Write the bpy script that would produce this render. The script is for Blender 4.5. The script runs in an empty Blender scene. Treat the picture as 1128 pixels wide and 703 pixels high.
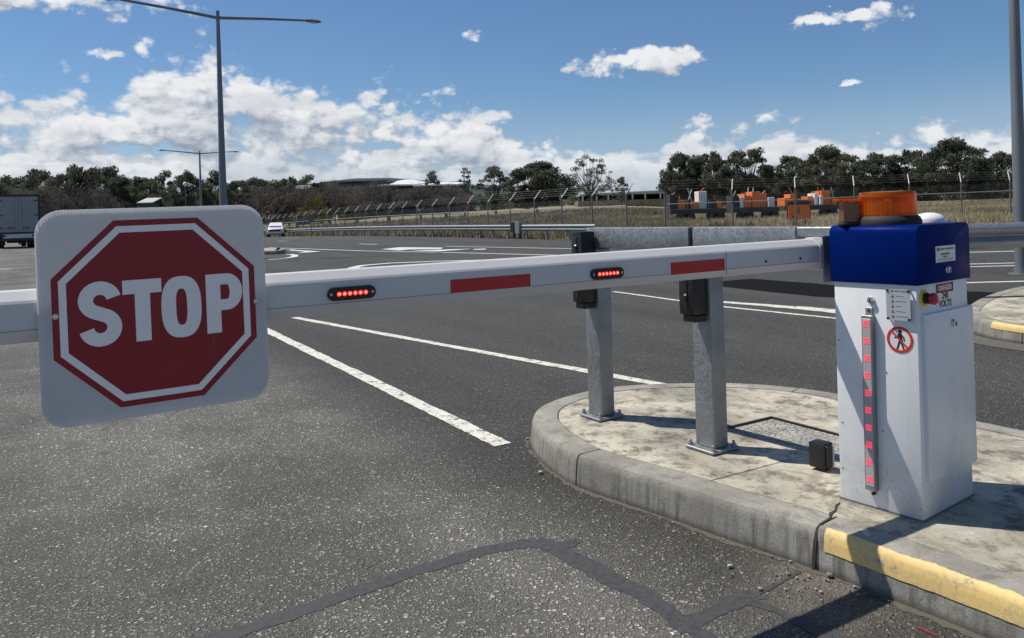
import bpy, bmesh, math, random
import numpy as np
from mathutils import Vector, Matrix
random.seed(7); np.random.seed(7)
R = math.radians
S = bpy.context.scene
COL = S.collection

# ------------------------------------------------------------------ camera
F, CX, CY, RO, HC = 860.0, 564.0, 236.0, 0.03, 1.30      # focal (px of 1128), principal point, roll, eye height
cam = bpy.data.cameras.new('camera'); cam_o = bpy.data.objects.new('camera', cam); COL.objects.link(cam_o)
cam.sensor_width = 36; cam.sensor_fit = 'HORIZONTAL'; cam.lens = F / 1128 * 36
cam.shift_y = -(351.5 - CY) / 1128; cam.clip_end = 12000; cam.clip_start = 0.05
c_, s_ = math.cos(RO), math.sin(RO)
cam_o.matrix_world = Matrix(((c_, s_, 0, 0), (0, 0, -1, 0), (-s_, c_, 0, HC), (0, 0, 0, 1)))
S.camera = cam_o

# ------------------------------------------------------------------ sun, exposure
SUN_DIR = Vector((-0.945, 0.33, 0)).normalized()           # horizontal direction towards the sun
SUN_EL = R(60)
sun = bpy.data.lights.new('sun', 'SUN'); sun_o = bpy.data.objects.new('sun', sun); COL.objects.link(sun_o)
sun.energy = 5.0; sun.angle = R(0.5); sun.color = (1.0, 0.955, 0.88)
to_sun = Vector((SUN_DIR.x * math.cos(SUN_EL), SUN_DIR.y * math.cos(SUN_EL), math.sin(SUN_EL)))
sun_o.rotation_euler = to_sun.to_track_quat('Z', 'Y').to_euler(); sun_o.location = (-10, 8, 30)
vs = S.view_settings; vs.view_transform = 'Standard'; vs.look = 'None'; vs.gamma = 1; vs.exposure = 0; vs.use_curve_mapping = False

# ------------------------------------------------------------------ node helpers
class NT:
    """tiny wrapper: socket expressions in a node tree"""
    def __init__(s, tree): s.t = tree; s.n = tree.nodes; s.l = tree.links
    def node(s, typ, props=None, **ins):
        nd = s.n.new(typ)
        for k, v in (props or {}).items(): setattr(nd, k, v)
        for k, v in ins.items(): s.put(nd, k, v)
        return nd
    def put(s, nd, k, v):
        key = k.replace('_', ' ')
        sock = nd.inputs[int(k[1:])] if k[0] == 'i' and k[1:].isdigit() else nd.inputs[key]
        if isinstance(v, bpy.types.NodeSocket): s.l.new(v, sock)
        else: sock.default_value = v
    def m(s, op, a, b=0.0, c=0.0, clamp=False):
        nd = s.n.new('ShaderNodeMath'); nd.operation = op; nd.use_clamp = clamp
        for i, v in enumerate((a, b, c)):
            if isinstance(v, bpy.types.NodeSocket): s.l.new(v, nd.inputs[i])
            else: nd.inputs[i].default_value = v
        return nd.outputs[0]
    def add(s, a, b): return s.m('ADD', a, b)
    def sub(s, a, b): return s.m('SUBTRACT', a, b)
    def mul(s, a, b): return s.m('MULTIPLY', a, b)
    def ss(s, x, lo, hi, a=0.0, b=1.0):
        nd = s.node('ShaderNodeMapRange', {'interpolation_type': 'SMOOTHSTEP'}, i0=x, i1=lo, i2=hi, i3=a, i4=b); return nd.outputs[0]
    def mix(s, f, a, b, blend='MIX'):
        nd = s.n.new('ShaderNodeMix'); nd.data_type = 'RGBA'; nd.blend_type = blend
        for i, v in ((0, f), (6, a), (7, b)):
            if isinstance(v, bpy.types.NodeSocket): s.l.new(v, nd.inputs[i])
            else: nd.inputs[i].default_value = v if i == 0 else (*v[:3], 1)
        return nd.outputs[2]
    def noise(s, vec, scale, detail=4, rough=.55, dist=0):
        return s.node('ShaderNodeTexNoise', None, Vector=vec, Scale=scale, Detail=detail, Roughness=rough, Distortion=dist).outputs[0]
    def vor(s, vec, scale, feature='F1', out=0, detail=0, rough=.5, rnd=1.0):
        nd = s.n.new('ShaderNodeTexVoronoi'); nd.feature = feature
        s.put(nd, 'Vector', vec); s.put(nd, 'Scale', scale); s.put(nd, 'Randomness', rnd)
        if feature == 'F1': s.put(nd, 'Detail', detail); s.put(nd, 'Roughness', rough)
        return nd.outputs[out]
    def xyz(s, x, y, z=0.0):
        return s.node('ShaderNodeCombineXYZ', None, X=x, Y=y, Z=z).outputs[0]
    def ramp(s, f, pts):
        nd = s.n.new('ShaderNodeValToRGB'); s.l.new(f, nd.inputs[0]); e = nd.color_ramp.elements
        while len(e) < len(pts): e.new(.5)
        for q, (p, c) in zip(e, pts): q.position = p; q.color = (*c, 1) if not isinstance(c, float) else (c, c, c, 1)
        return nd.outputs[0]

# ------------------------------------------------------------------ world: physical sky with cumulus
def build_world():
    w = bpy.data.worlds.new('World'); S.world = w; w.use_nodes = True
    w.cycles.sampling_method = 'MANUAL'; w.cycles.sample_map_resolution = 256
    t = NT(w.node_tree); t.n.clear()
    sky = t.node('ShaderNodeTexSky', {'sky_type': 'NISHITA', 'sun_disc': False, 'sun_elevation': SUN_EL,
                 'sun_rotation': math.atan2(SUN_DIR.x, SUN_DIR.y), 'altitude': 0, 'air_density': 1.0, 'dust_density': 0.3, 'ozone_density': 2.0})
    g = t.node('ShaderNodeTexCoord').outputs['Generated']
    sep = t.node('ShaderNodeSeparateXYZ', None, Vector=g)
    x, y, z = sep.outputs
    az = t.m('ARCTAN2', x, y); el = t.m('ARCSINE', z)
    # top line of the cumulus bank, by azimuth
    u01 = t.node('ShaderNodeMapRange', None, i0=az, i1=-.68, i2=.68, i3=0.0, i4=1.0).outputs[0]
    fc = t.n.new('ShaderNodeFloatCurve'); t.l.new(u01, fc.inputs['Value'])
    cur = fc.mapping.curves[0]
    def px2(pxx, pyy):
        a = math.atan((pxx - CX) / F); e = (CY - .03 * (pxx - CX) - pyy) / F * math.cos(a); return a, e
    prof = [(-150, 85), (0, 92), (60, 95), (120, 88), (175, 62), (215, 40), (255, 62), (300, 86), (360, 98), (430, 92), (480, 112), (540, 112), (572, 150), (640, 152), (720, 158), (775, 136), (850, 138), (900, 150), (960, 154), (1040, 138), (1100, 140), (1300, 136)]
    pts = [((px2(*p)[0] + .68) / 1.36, px2(*p)[1] / .3) for p in prof]
    while len(cur.points) < len(pts): cur.points.new(.5, .5)
    for q, p in zip(cur.points, pts): q.location = p
    fc.mapping.update()
    top = t.mul(fc.outputs[0], .3)
    blobs = [(55, 2, 110, 15, 1.0), (112, 61, 24, 6, .55), (520, 41, 22, 9, .5), (708, 68, 60, 13, 1.0), (935, 22, 42, 7, .7), (972, 18, 30, 10, .6), (940, 93, 16, 3, .45), (530, 128, 38, 15, 1.0), (780, 135, 26, 9, .8), (205, 60, 36, 28, .7)]
    def density(aa, ee, lo=False):
        # cauliflower texture: warped billows of several sizes, flatter towards the horizon
        vec = t.xyz(aa, t.mul(ee, 1.35), 0.37)
        wv = t.node('ShaderNodeVectorMath', {'operation': 'SCALE'}, i0=t.node('ShaderNodeTexNoise', None, Vector=vec, Scale=26.0, Detail=4.0).outputs['Color'], Scale=.030).outputs[0]
        vw = t.node('ShaderNodeVectorMath', {'operation': 'ADD'}, i0=vec, i1=wv).outputs[0]
        b1 = t.vor(vw, 15.0); b2 = t.vor(vw, 37.0); b3 = t.vor(vw, 85.0) if not lo else .42
        bil = t.add(t.mul(t.sub(.45, b1), .42), t.add(t.mul(t.sub(.42, b2), .52), t.mul(t.sub(.42, b3), .26)))
        fb = t.noise(vec, 14.0, 4 if lo else 8, .62)
        tex = t.add(bil, t.mul(t.sub(fb, .5), 1.9))
        bank = t.m('MINIMUM', t.mul(t.sub(top, ee), 12.0), .47)
        bank = t.add(t.m('MAXIMUM', bank, -2.0), t.ss(ee, .10, .04, 0.0, .22))
        # blue gaps low down between flat layers
        lay = t.noise(t.xyz(t.mul(aa, 7.0), t.mul(ee, 40.0), 1.7), 1.0, 5, .55)
        low = t.ss(t.sub(top, ee), .03, .10)
        bank = t.sub(bank, t.mul(low, t.mul(t.ss(lay, .48, .68), .55)))
        best = bank
        wn = t.node('ShaderNodeSeparateColor', None, Color=t.node('ShaderNodeTexNoise', None, Vector=vec, Scale=34.0, Detail=5.0, Roughness=.62).outputs['Color'])
        aw = t.add(aa, t.mul(t.sub(wn.outputs[0], .5), .075)); ew = t.add(ee, t.mul(t.sub(wn.outputs[1], .5), .035))
        for bx, by, bw, bh, st in blobs:
            a0, e0 = px2(bx, by)
            dx = t.mul(t.sub(aw, a0), F / bw); dy = t.mul(t.sub(ew, e0), F / bh)
            r = t.add(t.mul(dx, dx), t.mul(dy, dy))
            best = t.m('MAXIMUM', best, t.sub(t.mul(st, .55), t.mul(r, .38)))
        density.lay = lay
        return t.add(best, tex)
    d0 = density(az, el)
    d1 = density(t.add(az, -.006), t.add(el, .010)); d2 = density(t.add(az, -.012), t.add(el, .026), True)
    alpha = t.ss(d0, -.06, .34)
    lit = t.add(t.mul(t.ss(t.sub(d0, d1), -.40, .30), .50), t.mul(t.ss(t.sub(d0, d2), -.45, .40), .62))
    thick = t.ss(d0, .2, 1.1)
    lit = t.m('MINIMUM', t.mul(lit, t.sub(1.0, t.mul(thick, .30))), 1.0)
    lit = t.mul(lit, t.ss(density.lay, .36, .56, .72, 1.0))
    ccol = t.mix(lit, (3.3, 3.9, 4.9), (9.9, 10.0, 10.1))
    ccol = t.mix(t.ss(el, -.02, .07), (5.6, 6.2, 7.0), ccol)
    skyc = t.mix(1.0, sky.outputs[0], (.68, .86, 1.05), 'MULTIPLY')
    skyc = t.mix(t.ss(el, .16, -.01, .0, .85), skyc, (4.8, 5.9, 7.7))     # pale haze the low sky shows everywhere
    al = t.mul(alpha, t.ss(el, .0, .11, .62, .97))
    out = t.mix(al, skyc, ccol)
    bg = t.node('ShaderNodeBackground', None, Color=out, Strength=.088)
    t.l.new(bg.outputs[0], t.node('ShaderNodeOutputWorld').inputs[0])
build_world()

# ------------------------------------------------------------------ pixel helpers (direction only; depth from what is touched)
def ray(px, py):
    u = (px - CX) / F; v = -(py - CY) / F
    return (u * c_ + v * s_, 1.0, -u * s_ + v * c_)
def P(px, py, z=0.0):
    r = ray(px, py); t = (z - HC) / r[2]; return (r[0] * t, t)
def at(px, py, D):
    r = ray(px, py); return Vector((r[0] * D, D, HC + r[2] * D))
def hor(px): return CY - RO * (px - CX)

# ------------------------------------------------------------------ materials
M = {}
def mat(name, color=(.5, .5, .5), rough=.5, metal=0.0, fn=None, spec=None, **kw):
    m = bpy.data.materials.new(name); m.use_nodes = True; t = NT(m.node_tree)
    b = t.n['Principled BSDF']
    b.inputs['Base Color'].default_value = (*color, 1); b.inputs['Roughness'].default_value = rough; b.inputs['Metallic'].default_value = metal
    if spec is not None: b.inputs['Specular IOR Level'].default_value = spec
    for k, v in kw.items(): b.inputs[k.replace('_', ' ')].default_value = v
    if fn:
        t.pos = t.node('ShaderNodeNewGeometry').outputs['Position']
        t.obj = t.node('ShaderNodeTexCoord').outputs['Object']
        fn(t, b)
    M[name] = m; return m
def bump(t, b, h, strength, dist):
    bp = t.node('ShaderNodeBump', None, Height=h, Strength=strength, Distance=dist)
    t.l.new(bp.outputs[0], b.inputs['Normal'])
def link(t, sock, b, name): t.l.new(sock, b.inputs[name])

def f_asphalt(t, b):
    p = t.pos
    def warp(sc, amt): return t.node('ShaderNodeVectorMath', {'operation': 'ADD'}, i0=p, i1=t.node('ShaderNodeVectorMath', {'operation': 'SCALE'}, i0=t.node('ShaderNodeTexNoise', None, Vector=p, Scale=sc, Detail=3.0).outputs['Color'], Scale=amt).outputs[0]).outputs[0]
    w1 = warp(48.0, .030); w2 = warp(90.0, .016)
    c1 = t.node('ShaderNodeSeparateColor', None, Color=t.vor(w1, 68.0, out=1)).outputs; c2 = t.node('ShaderNodeSeparateColor', None, Color=t.vor(w2, 125.0, out=1)).outputs
    r1 = t.ss(t.vor(w1, 68.0), .62, .25); r2 = t.ss(t.vor(w2, 125.0), .62, .20)
    big = t.noise(p, .40, 5, .6); mid = t.noise(p, 2.6, 5, .65); fine = t.noise(p, 60.0, 4, .65)
    pick = t.m('GREATER_THAN', c1[1], .52)                       # some stones large, the rest small chips
    stone = t.ramp(c1[0], [(0, (.075, .073, .068)), (.5, (.13, .127, .118)), (.85, (.175, .17, .157)), (.96, (.215, .208, .192)), (1, (.29, .28, .258))])
    small = t.ramp(c2[0], [(0, (.058, .056, .052)), (.55, (.105, .102, .096)), (.88, (.175, .17, .157)), (1, (.27, .26, .235))])
    c = t.mix(pick, t.mix(r2, (.042, .041, .038), small), t.mix(r1, (.036, .035, .033), stone))
    c = t.mix(t.ss(fine, .56, .70, 0, .55), c, (.035, .034, .032))
    tone = t.add(1.55, t.mul(t.add(t.mul(big, .6), t.mul(mid, .4)), 1.0))
    # the lane beside the island is darker: less worn bitumen; the wheel-polished lane is paler
    x, y, z = t.node('ShaderNodeSeparateXYZ', None, Vector=p).outputs
    v = t.add(t.add(t.mul(x, .857), t.mul(y, .515)), t.mul(t.sub(t.noise(p, .8, 4, .6), .5), .9))
    lane_k = t.ss(v, 1.25, 2.15)
    tone = t.mul(tone, t.add(1.10, t.mul(lane_k, -.44)))
    pale = t.mul(t.ss(t.noise(p, .55, 6, .65), .42, .62), t.sub(1.0, lane_k)); tone = t.mul(tone, t.add(.92, t.mul(pale, .52)))
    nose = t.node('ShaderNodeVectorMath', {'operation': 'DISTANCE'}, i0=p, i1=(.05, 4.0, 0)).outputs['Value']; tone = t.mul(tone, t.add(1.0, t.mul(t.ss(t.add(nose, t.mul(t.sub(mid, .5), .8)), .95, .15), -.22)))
    tone = t.mul(tone, t.ss(t.noise(p, 1.3, 3, .5), .62, .74, 1.0, .80))
    c = t.mix(1.0, c, t.node('ShaderNodeCombineColor', None, i0=t.mul(tone, 1.04), i1=t.mul(tone, 1.01), i2=t.mul(tone, .91)).outputs[0], 'MULTIPLY')
    rot = t.node('ShaderNodeVectorRotate', {'rotation_type': 'Z_AXIS'}, Vector=p, Angle=R(-31)).outputs[0]
    st = t.node('ShaderNodeMapping', None, Vector=rot, Scale=(.9, .08, 1)).outputs[0]
    streak = t.ss(t.noise(st, 1.0, 4, .55), .34, .66, .84, 1.14)
    c = t.mix(1.0, c, t.node('ShaderNodeCombineColor', None, i0=streak, i1=streak, i2=streak).outputs[0], 'MULTIPLY')
    oil = t.ss(t.noise(p, 1.9, 4, .6, .6), .66, .76)
    c = t.mix(t.mul(oil, .5), c, (.045, .044, .042))
    dd = t.node('ShaderNodeVectorMath', {'operation': 'DISTANCE'}, i0=p, i1=(1.0, 2.65, 0)).outputs['Value']
    c = t.mix(t.mul(t.ss(dd, .40, .05), t.ss(mid, .35, .65, .1, .7)), c, (.22, .19, .15))
    link(t, c, b, 'Base Color')
    link(t, t.ss(c1[0], 0, 1, .60, .92), b, 'Roughness')
    hh = t.mix(pick, t.mul(r2, .6), t.mul(r1, t.add(.6, t.mul(c1[2], .6))))
    bump(t, b, t.add(hh, t.mul(fine, .5)), 1.0, .010)
mat('asphalt', rough=.85, fn=f_asphalt, spec=.35)

def f_tar(t, b):
    n = t.noise(t.pos, 35.0, 5, .6); n2 = t.noise(t.pos, 180.0, 3, .6)
    link(t, t.mix(t.ss(n, .3, .7), (.034, .034, .035), (.062, .061, .060)), b, 'Base Color')
    link(t, t.ss(n, .3, .7, .6, .85), b, 'Roughness')
    bump(t, b, t.add(n, t.mul(n2, .8)), .7, .005)
mat('tar', rough=.5, fn=f_tar)

def f_worn(base, dirt, thr, scale, speck=110.0, amt=.5, bmp=.5):
    def fn(t, b):
        n = t.noise(t.pos, scale, 5, .65); g = t.noise(t.pos, speck, 3, .6)
        k = t.m('MAXIMUM', t.ss(n, thr, thr + .07), t.mul(t.ss(t.add(g, t.mul(t.sub(n, .5), .5)), .52, .60), amt))
        link(t, t.mix(k, base, dirt), b, 'Base Color')
        bump(t, b, g, bmp, .004)
    return fn
mat('line_paint', rough=.8, fn=f_worn((.68, .66, .56), (.15, .145, .13), .58, 11.0, 95.0, .85, .8))
mat('line_paint_far', rough=.75, fn=f_worn((.60, .60, .57), (.26, .25, .24), .62, 3.0))
mat('yellow_paint', rough=.65, fn=f_worn((.72, .51, .19), (.30, .275, .22), .63, 13.0, 70.0, .30, .10))

def f_kerb(t, b):
    p = t.pos
    n = t.noise(p, 2.6, 6, .65); f = t.noise(p, 60.0, 4, .6); sp = t.noise(p, 190.0, 2, .5)
    z = t.node('ShaderNodeSeparateXYZ', None, Vector=p).outputs[2]
    st = t.node('ShaderNodeMapping', None, Vector=p, Scale=(26, 26, 1.2)).outputs[0]
    run = t.noise(st, 1.0, 4, .6)                        # vertical dirt runs
    c = t.ramp(n, [(.25, (.17, .160, .136)), (.5, (.28, .264, .224)), (.72, (.40, .38, .322))])
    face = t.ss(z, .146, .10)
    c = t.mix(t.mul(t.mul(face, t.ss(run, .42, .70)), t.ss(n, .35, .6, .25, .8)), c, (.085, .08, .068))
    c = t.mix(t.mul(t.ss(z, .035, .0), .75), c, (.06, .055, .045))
    c = t.mix(t.mul(t.ss(sp, .56, .68), .6), c, (.09, .085, .075))
    c = t.mix(t.mul(t.ss(t.noise(p, 7.0, 6, .72, .5), .50, .64), .55), c, (.12, .11, .088))
    patch = t.ss(t.noise(p, 5.0, 4, .5, .5), .70, .715)
    c = t.mix(t.mul(patch, .8), c, (.52, .50, .46))
    link(t, c, b, 'Base Color')
    bump(t, b, t.add(f, t.mul(sp, .6)), .35, .004)
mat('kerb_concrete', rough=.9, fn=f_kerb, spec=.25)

def f_slab(t, b):
    p = t.pos
    n = t.noise(p, 1.5, 6, .62, .4); m2 = t.noise(p, 10.0, 7, .72); f = t.noise(p, 75.0, 4, .65); sp = t.vor(p, 160.0)
    c = t.ramp(n, [(.22, (.17, .157, .13)), (.42, (.33, .302, .238)), (.58, (.52, .472, .372)), (.8, (.62, .565, .445))])
    c = t.mix(t.mul(t.ss(m2, .48, .64), .85), c, (.115, .105, .088))
    c = t.mix(t.mul(t.ss(m2, .30, .40, 1, 0), .5), c, (.58, .56, .50))
    c = t.mix(t.mul(t.ss(f, .56, .70), .5), c, (.10, .095, .08))
    grime = t.ss(t.noise(p, 4.6, 7, .74, .6), .48, .66)
    c = t.mix(t.mul(grime, .6), c, (.13, .118, .095))
    rust = t.ss(t.noise(p, 2.1, 3, .5), .60, .70)
    c = t.mix(t.mul(rust, .30), c, (.42, .30, .18))
    link(t, c, b, 'Base Color')
    bump(t, b, t.add(f, t.mul(sp, .5)), .4, .004)
mat('slab_concrete', rough=.92, fn=f_slab, spec=.2)

def f_lid(t, b):
    p = t.pos
    e = t.vor(p, 26.0, 'DISTANCE_TO_EDGE'); k = t.ss(e, .015, .07)
    n = t.noise(p, 9.0, 5, .6)
    c = t.mix(t.ss(n, .3, .7), (.25, .24, .205), (.42, .40, .35))
    link(t, t.mix(k, (.14, .13, .11), c), b, 'Base Color')
    bump(t, b, k, .8, .006)
mat('lid_concrete', rough=.9, fn=f_lid)

def f_galv(t, b):
    p = t.pos
    sp = t.node('ShaderNodeSeparateColor', None, Color=t.vor(p, 85.0, out=1)).outputs[0]
    n = t.noise(p, 5.0, 5, .65)
    st = t.node('ShaderNodeMapping', None, Vector=p, Scale=(14, 14, 1.0)).outputs[0]
    run = t.noise(st, 1.0, 4, .6)
    c = t.mix(sp, (.26, .275, .282), (.34, .355, .36))
    c = t.mix(t.mul(t.ss(n, .42, .66), .4), c, (.20, .212, .218))
    c = t.mix(t.mul(t.ss(run, .55, .72), .35), c, (.36, .37, .365))
    link(t, c, b, 'Base Color')
    link(t, t.ss(t.add(t.mul(sp, .5), t.mul(n, .5)), .2, .8, .42, .68), b, 'Roughness')
    bump(t, b, t.add(sp, n), .12, .003)
mat('galvanised', metal=.75, rough=.45, fn=f_galv)
def f_pole(t, b):
    n = t.noise(t.pos, 1.2, 4, .6)
    link(t, t.mix(n, (.14, .155, .16), (.24, .255, .26)), b, 'Base Color')
mat('pole_steel', metal=.4, rough=.55, fn=f_pole)
mat('fence_steel', (.19, .185, .165), .6, .3)
mat('fence_steel_pale', (.45, .44, .40), .6, .2)

def f_dusty(base, dust, amt):
    def fn(t, b):
        n = t.noise(t.pos, 4.0, 5, .65); z = t.node('ShaderNodeSeparateXYZ', None, Vector=t.pos).outputs[2]
        low = t.ss(z, .45, .15)
        k = t.mul(t.add(t.ss(n, .45, .75), t.mul(low, t.ss(n, .35, .6))), amt)
        mp = t.node('ShaderNodeMapping', None, Vector=t.pos, Scale=(34, 34, 1.6)).outputs[0]
        drip = t.mul(t.ss(t.noise(mp, 1.0, 4, .6), .56, .74), .22)
        spat = t.mul(t.mul(t.ss(z, .50, .15), t.ss(t.noise(t.pos, 70.0, 4, .65), .56, .66)), .55)
        c = t.mix(drip, t.mix(k, base, dust), dust)
        c = t.mix(t.mul(spat, amt * 2), c, tuple(q * .5 for q in dust))
        link(t, c, b, 'Base Color')
        link(t, t.ss(n, .3, .7, .28, .48), b, 'Roughness')
        bump(t, b, t.noise(t.pos, 260.0, 2, .5), .06, .001)
    return fn
mat('white_coat', fn=f_dusty((.76, .77, .77), (.54, .53, .48), .40))
mat('boom_white', fn=f_dusty((.64, .62, .595), (.52, .50, .46), .40))
mat('blue_coat', fn=f_dusty((.0012, .014, .13), (.004, .018, .115), .3), spec=.02)
mat('black_plastic', fn=f_dusty((.007, .007, .008), (.018, .018, .017), .4))
mat('painted_shadow', (.010, .010, .010), .95, spec=.05)  # flat near-black colour standing for the shadow under an absent car
mat('black_rubber', (.015, .015, .016), .7)
mat('chrome', (.62, .62, .60), .22, 1.0)
mat('dark_metal', (.05, .05, .05), .45, .8)
mat('red_tape', fn=f_dusty((.50, .016, .018), (.35, .03, .03), .5))
mat('estop_red', (.42, .012, .02), .35)
mat('estop_yellow', (.70, .58, .03), .45)
mat('print_black', (.012, .012, .012), .5)
mat('print_grey', (.14, .14, .14), .5)
mat('print_red', (.60, .035, .02), .4)
mat('danger_red', (.45, .02, .025), .4)
mat('label_white', (.74, .75, .74), .4)
mat('label_silver', (.50, .53, .56), .35, .3)

def f_corflute(t, b):
    x = t.node('ShaderNodeSeparateXYZ', None, Vector=t.obj).outputs[0]
    fl = t.m('SINE', t.mul(x, 2 * math.pi / .0062))
    k = t.ss(fl, .2, .95)
    n = t.noise(t.obj, 7.0, 4, .6)
    c = t.mix(t.mul(k, .5), (.86, .835, .80), (.70, .685, .665))
    c = t.mix(t.mul(t.ss(n, .5, .8), .3), c, (.62, .61, .57))
    link(t, c, b, 'Base Color')
    bump(t, b, fl, .25, .0006)
    tr = t.node('ShaderNodeBsdfTranslucent', None, Color=(.90, .91, .92, 1))
    mx = t.node('ShaderNodeMixShader', None, i0=.46, i1=b.outputs[0], i2=tr.outputs[0])
    t.l.new(mx.outputs[0], t.n['Material Output'].inputs[0])
mat('corflute', rough=.45, fn=f_corflute)
def f_signred(t, b):
    n = t.noise(t.obj, 9.0, 4, .6)
    link(t, t.mix(n, (.26, .006, .012), (.32, .009, .015)), b, 'Base Color')
mat('sign_red', rough=.42, fn=f_signred)
mat('sign_white', (.95, .91, .85), .4)
mat('rust_streak', (.30, .12, .06), .8)

def f_led(col, e):
    def fn(t, b):
        b.inputs['Emission Color'].default_value = (*col, 1); b.inputs['Emission Strength'].default_value = e
    return fn
mat('led_red', (.6, .01, .01), .3, fn=f_led((1, .06, .04), 1.6))
mat('led_core', (.8, .2, .15), .3, fn=f_led((1, .28, .20), 2.2))
mat('led_strip_red', (.6, .02, .04), .3, fn=f_led((1, .03, .07), 1.5))
mat('led_lens', (.10, .006, .008), .25)
mat('led_cover', (.45, .40, .40), .3)

def f_amber(t, b):
    tr = t.node('ShaderNodeBsdfTranslucent', None, Color=(1.0, .36, .02, 1))
    gl = t.node('ShaderNodeBsdfGlossy', None, Color=(1, .75, .5, 1), Roughness=.12)
    tp = t.node('ShaderNodeBsdfTransparent', None, Color=(1.0, .40, .04, 1))
    df = t.node('ShaderNodeBsdfDiffuse', None, Color=(.70, .20, .010, 1))
    a = t.node('ShaderNodeMixShader', None, i0=.5, i1=df.outputs[0], i2=tr.outputs[0])
    a2 = t.node('ShaderNodeMixShader', None, i0=.58, i1=a.outputs[0], i2=tp.outputs[0])
    fr = t.node('ShaderNodeFresnel', None, IOR=1.35)
    a3 = t.node('ShaderNodeMixShader', None, i0=fr.outputs[0], i1=a2.outputs[0], i2=gl.outputs[0])
    t.l.new(a3.outputs[0], t.n['Material Output'].inputs[0])
mat('amber', fn=f_amber)
mat('amber_dark', (.23, .10, .045), .25, Transmission_Weight=.3)
mat('reflector', (.7, .7, .65), .2, .9)

def f_ground(t, b):
    p = t.pos
    n = t.noise(p, .035, 5, .6); m_ = t.noise(p, .5, 5, .65); f = t.noise(p, 5.0, 4, .65)
    c = t.ramp(n, [(.34, (.11, .118, .055)), (.47, (.23, .20, .125)), (.62, (.36, .30, .195))])
    c = t.mix(t.ss(m_, .46, .74), c, (.19, .165, .095))
    c = t.mix(t.mul(t.ss(m_, .56, .70), .6), c, (.075, .095, .03))
    c = t.mix(t.mul(t.ss(f, .5, .7), .5), c, (.08, .07, .04))
    link(t, c, b, 'Base Color')
    bump(t, b, t.add(f, m_), .8, .3)
mat('field', rough=.95, fn=f_ground, spec=.1)
def f_leaf(c0, c1, sc=.55):
    def fn(t, b):
        n = t.noise(t.obj, sc, 3, .6); r = t.node('ShaderNodeObjectInfo').outputs['Random']
        k = t.add(t.ss(n, .3, .7), t.mul(t.sub(r, .5), .5))
        c = t.mix(t.m('MINIMUM', t.m('MAXIMUM', k, 0.0), 1.0), c0, c1)
        link(t, c, b, 'Base Color')
        tr = t.node('ShaderNodeBsdfTranslucent', None, Color=c)
        mx = t.node('ShaderNodeMixShader', None, i0=.34, i1=b.outputs[0], i2=tr.outputs[0])
        t.l.new(mx.outputs[0], t.n['Material Output'].inputs[0])
    return fn
mat('leaf_dark', rough=.6, fn=f_leaf((.060, .072, .046), (.165, .175, .108)), spec=.2)
mat('leaf_grey', rough=.65, fn=f_leaf((.08, .088, .066), (.15, .155, .118)), spec=.2)
mat('leaf_brown', rough=.8, fn=f_leaf((.095, .083, .074), (.17, .15, .13)), spec=.1)
mat('leaf_yellow', rough=.7, fn=f_leaf((.13, .10, .022), (.22, .16, .03)), spec=.1)
mat('leaf_shrub', rough=.7, fn=f_leaf((.022, .032, .014), (.05, .065, .025), 1.5), spec=.1)
mat('bark', rough=.9, fn=lambda t, b: link(t, t.mix(t.noise(t.obj, 2.0, 4, .6), (.07, .06, .052), (.20, .18, .155)), b, 'Base Color'))
def f_grass(t, b):
    n = t.noise(t.pos, .07, 4, .6); r = t.noise(t.pos, 2.2, 3, .6)
    c = t.ramp(t.add(t.mul(n, .6), t.mul(r, .4)), [(.34, (.16, .16, .075)), (.46, (.38, .315, .19)), (.60, (.58, .49, .32))])
    link(t, c, b, 'Base Color')
    tr = t.node('ShaderNodeBsdfTranslucent', None, Color=c)
    t.l.new(t.node('ShaderNodeMixShader', None, i0=.45, i1=b.outputs[0], i2=tr.outputs[0]).outputs[0], t.n['Material Output'].inputs[0])
mat('dry_grass', rough=.9, fn=f_grass, spec=.1)
def f_weeds(t, b):
    n = t.noise(t.pos, .09, 4, .6); r = t.noise(t.pos, 1.6, 3, .6)
    c = t.ramp(t.add(t.mul(n, .6), t.mul(r, .4)), [(.36, (.12, .135, .055)), (.48, (.23, .205, .125)), (.62, (.42, .355, .24))])
    link(t, c, b, 'Base Color')
    tr = t.node('ShaderNodeBsdfTranslucent', None, Color=c)
    t.l.new(t.node('ShaderNodeMixShader', None, i0=.4, i1=b.outputs[0], i2=tr.outputs[0]).outputs[0], t.n['Material Output'].inputs[0])
mat('weeds', rough=.9, fn=f_weeds, spec=.1)
mat('hill', rough=1, fn=lambda t, b: link(t, t.mix(t.noise(t.pos, .006, 6, .7), (.045, .065, .07), (.08, .10, .095)), b, 'Base Color'), spec=0)  # bluish distance haze is put into the base colour
mat('roof_white', (.75, .75, .72), .5)
mat('wall_green', (.045, .075, .075), .7)
mat('glass_dark', (.02, .025, .03), .12)
mat('truck_panel', fn=f_dusty((.26, .275, .29), (.19, .19, .19), .5))
mat('car_white', (.72, .73, .74), .25)
mat('lamp_glass', (.75, .75, .72), .2)
mat('light_red', (.10, .012, .012), .3)
mat('timber_tan', rough=.85, fn=lambda t, b: link(t, t.mix(t.noise(t.pos, 1.5, 5, .6), (.66, .50, .28), (.82, .64, .39)), b, 'Base Color'))
mat('timber_dark', (.045, .04, .037), .8)
mat('orange_paint', rough=.6, fn=f_dusty((.85, .20, .03), (.62, .18, .06), .5))
mat('dirt', rough=1, fn=lambda t, b: link(t, t.mix(t.noise(t.pos, 40, 4, .6), (.05, .045, .035), (.15, .13, .10)), b, 'Base Color'))
mat('crack_dirt', (.06, .053, .043), 1.0, spec=.05)
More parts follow.
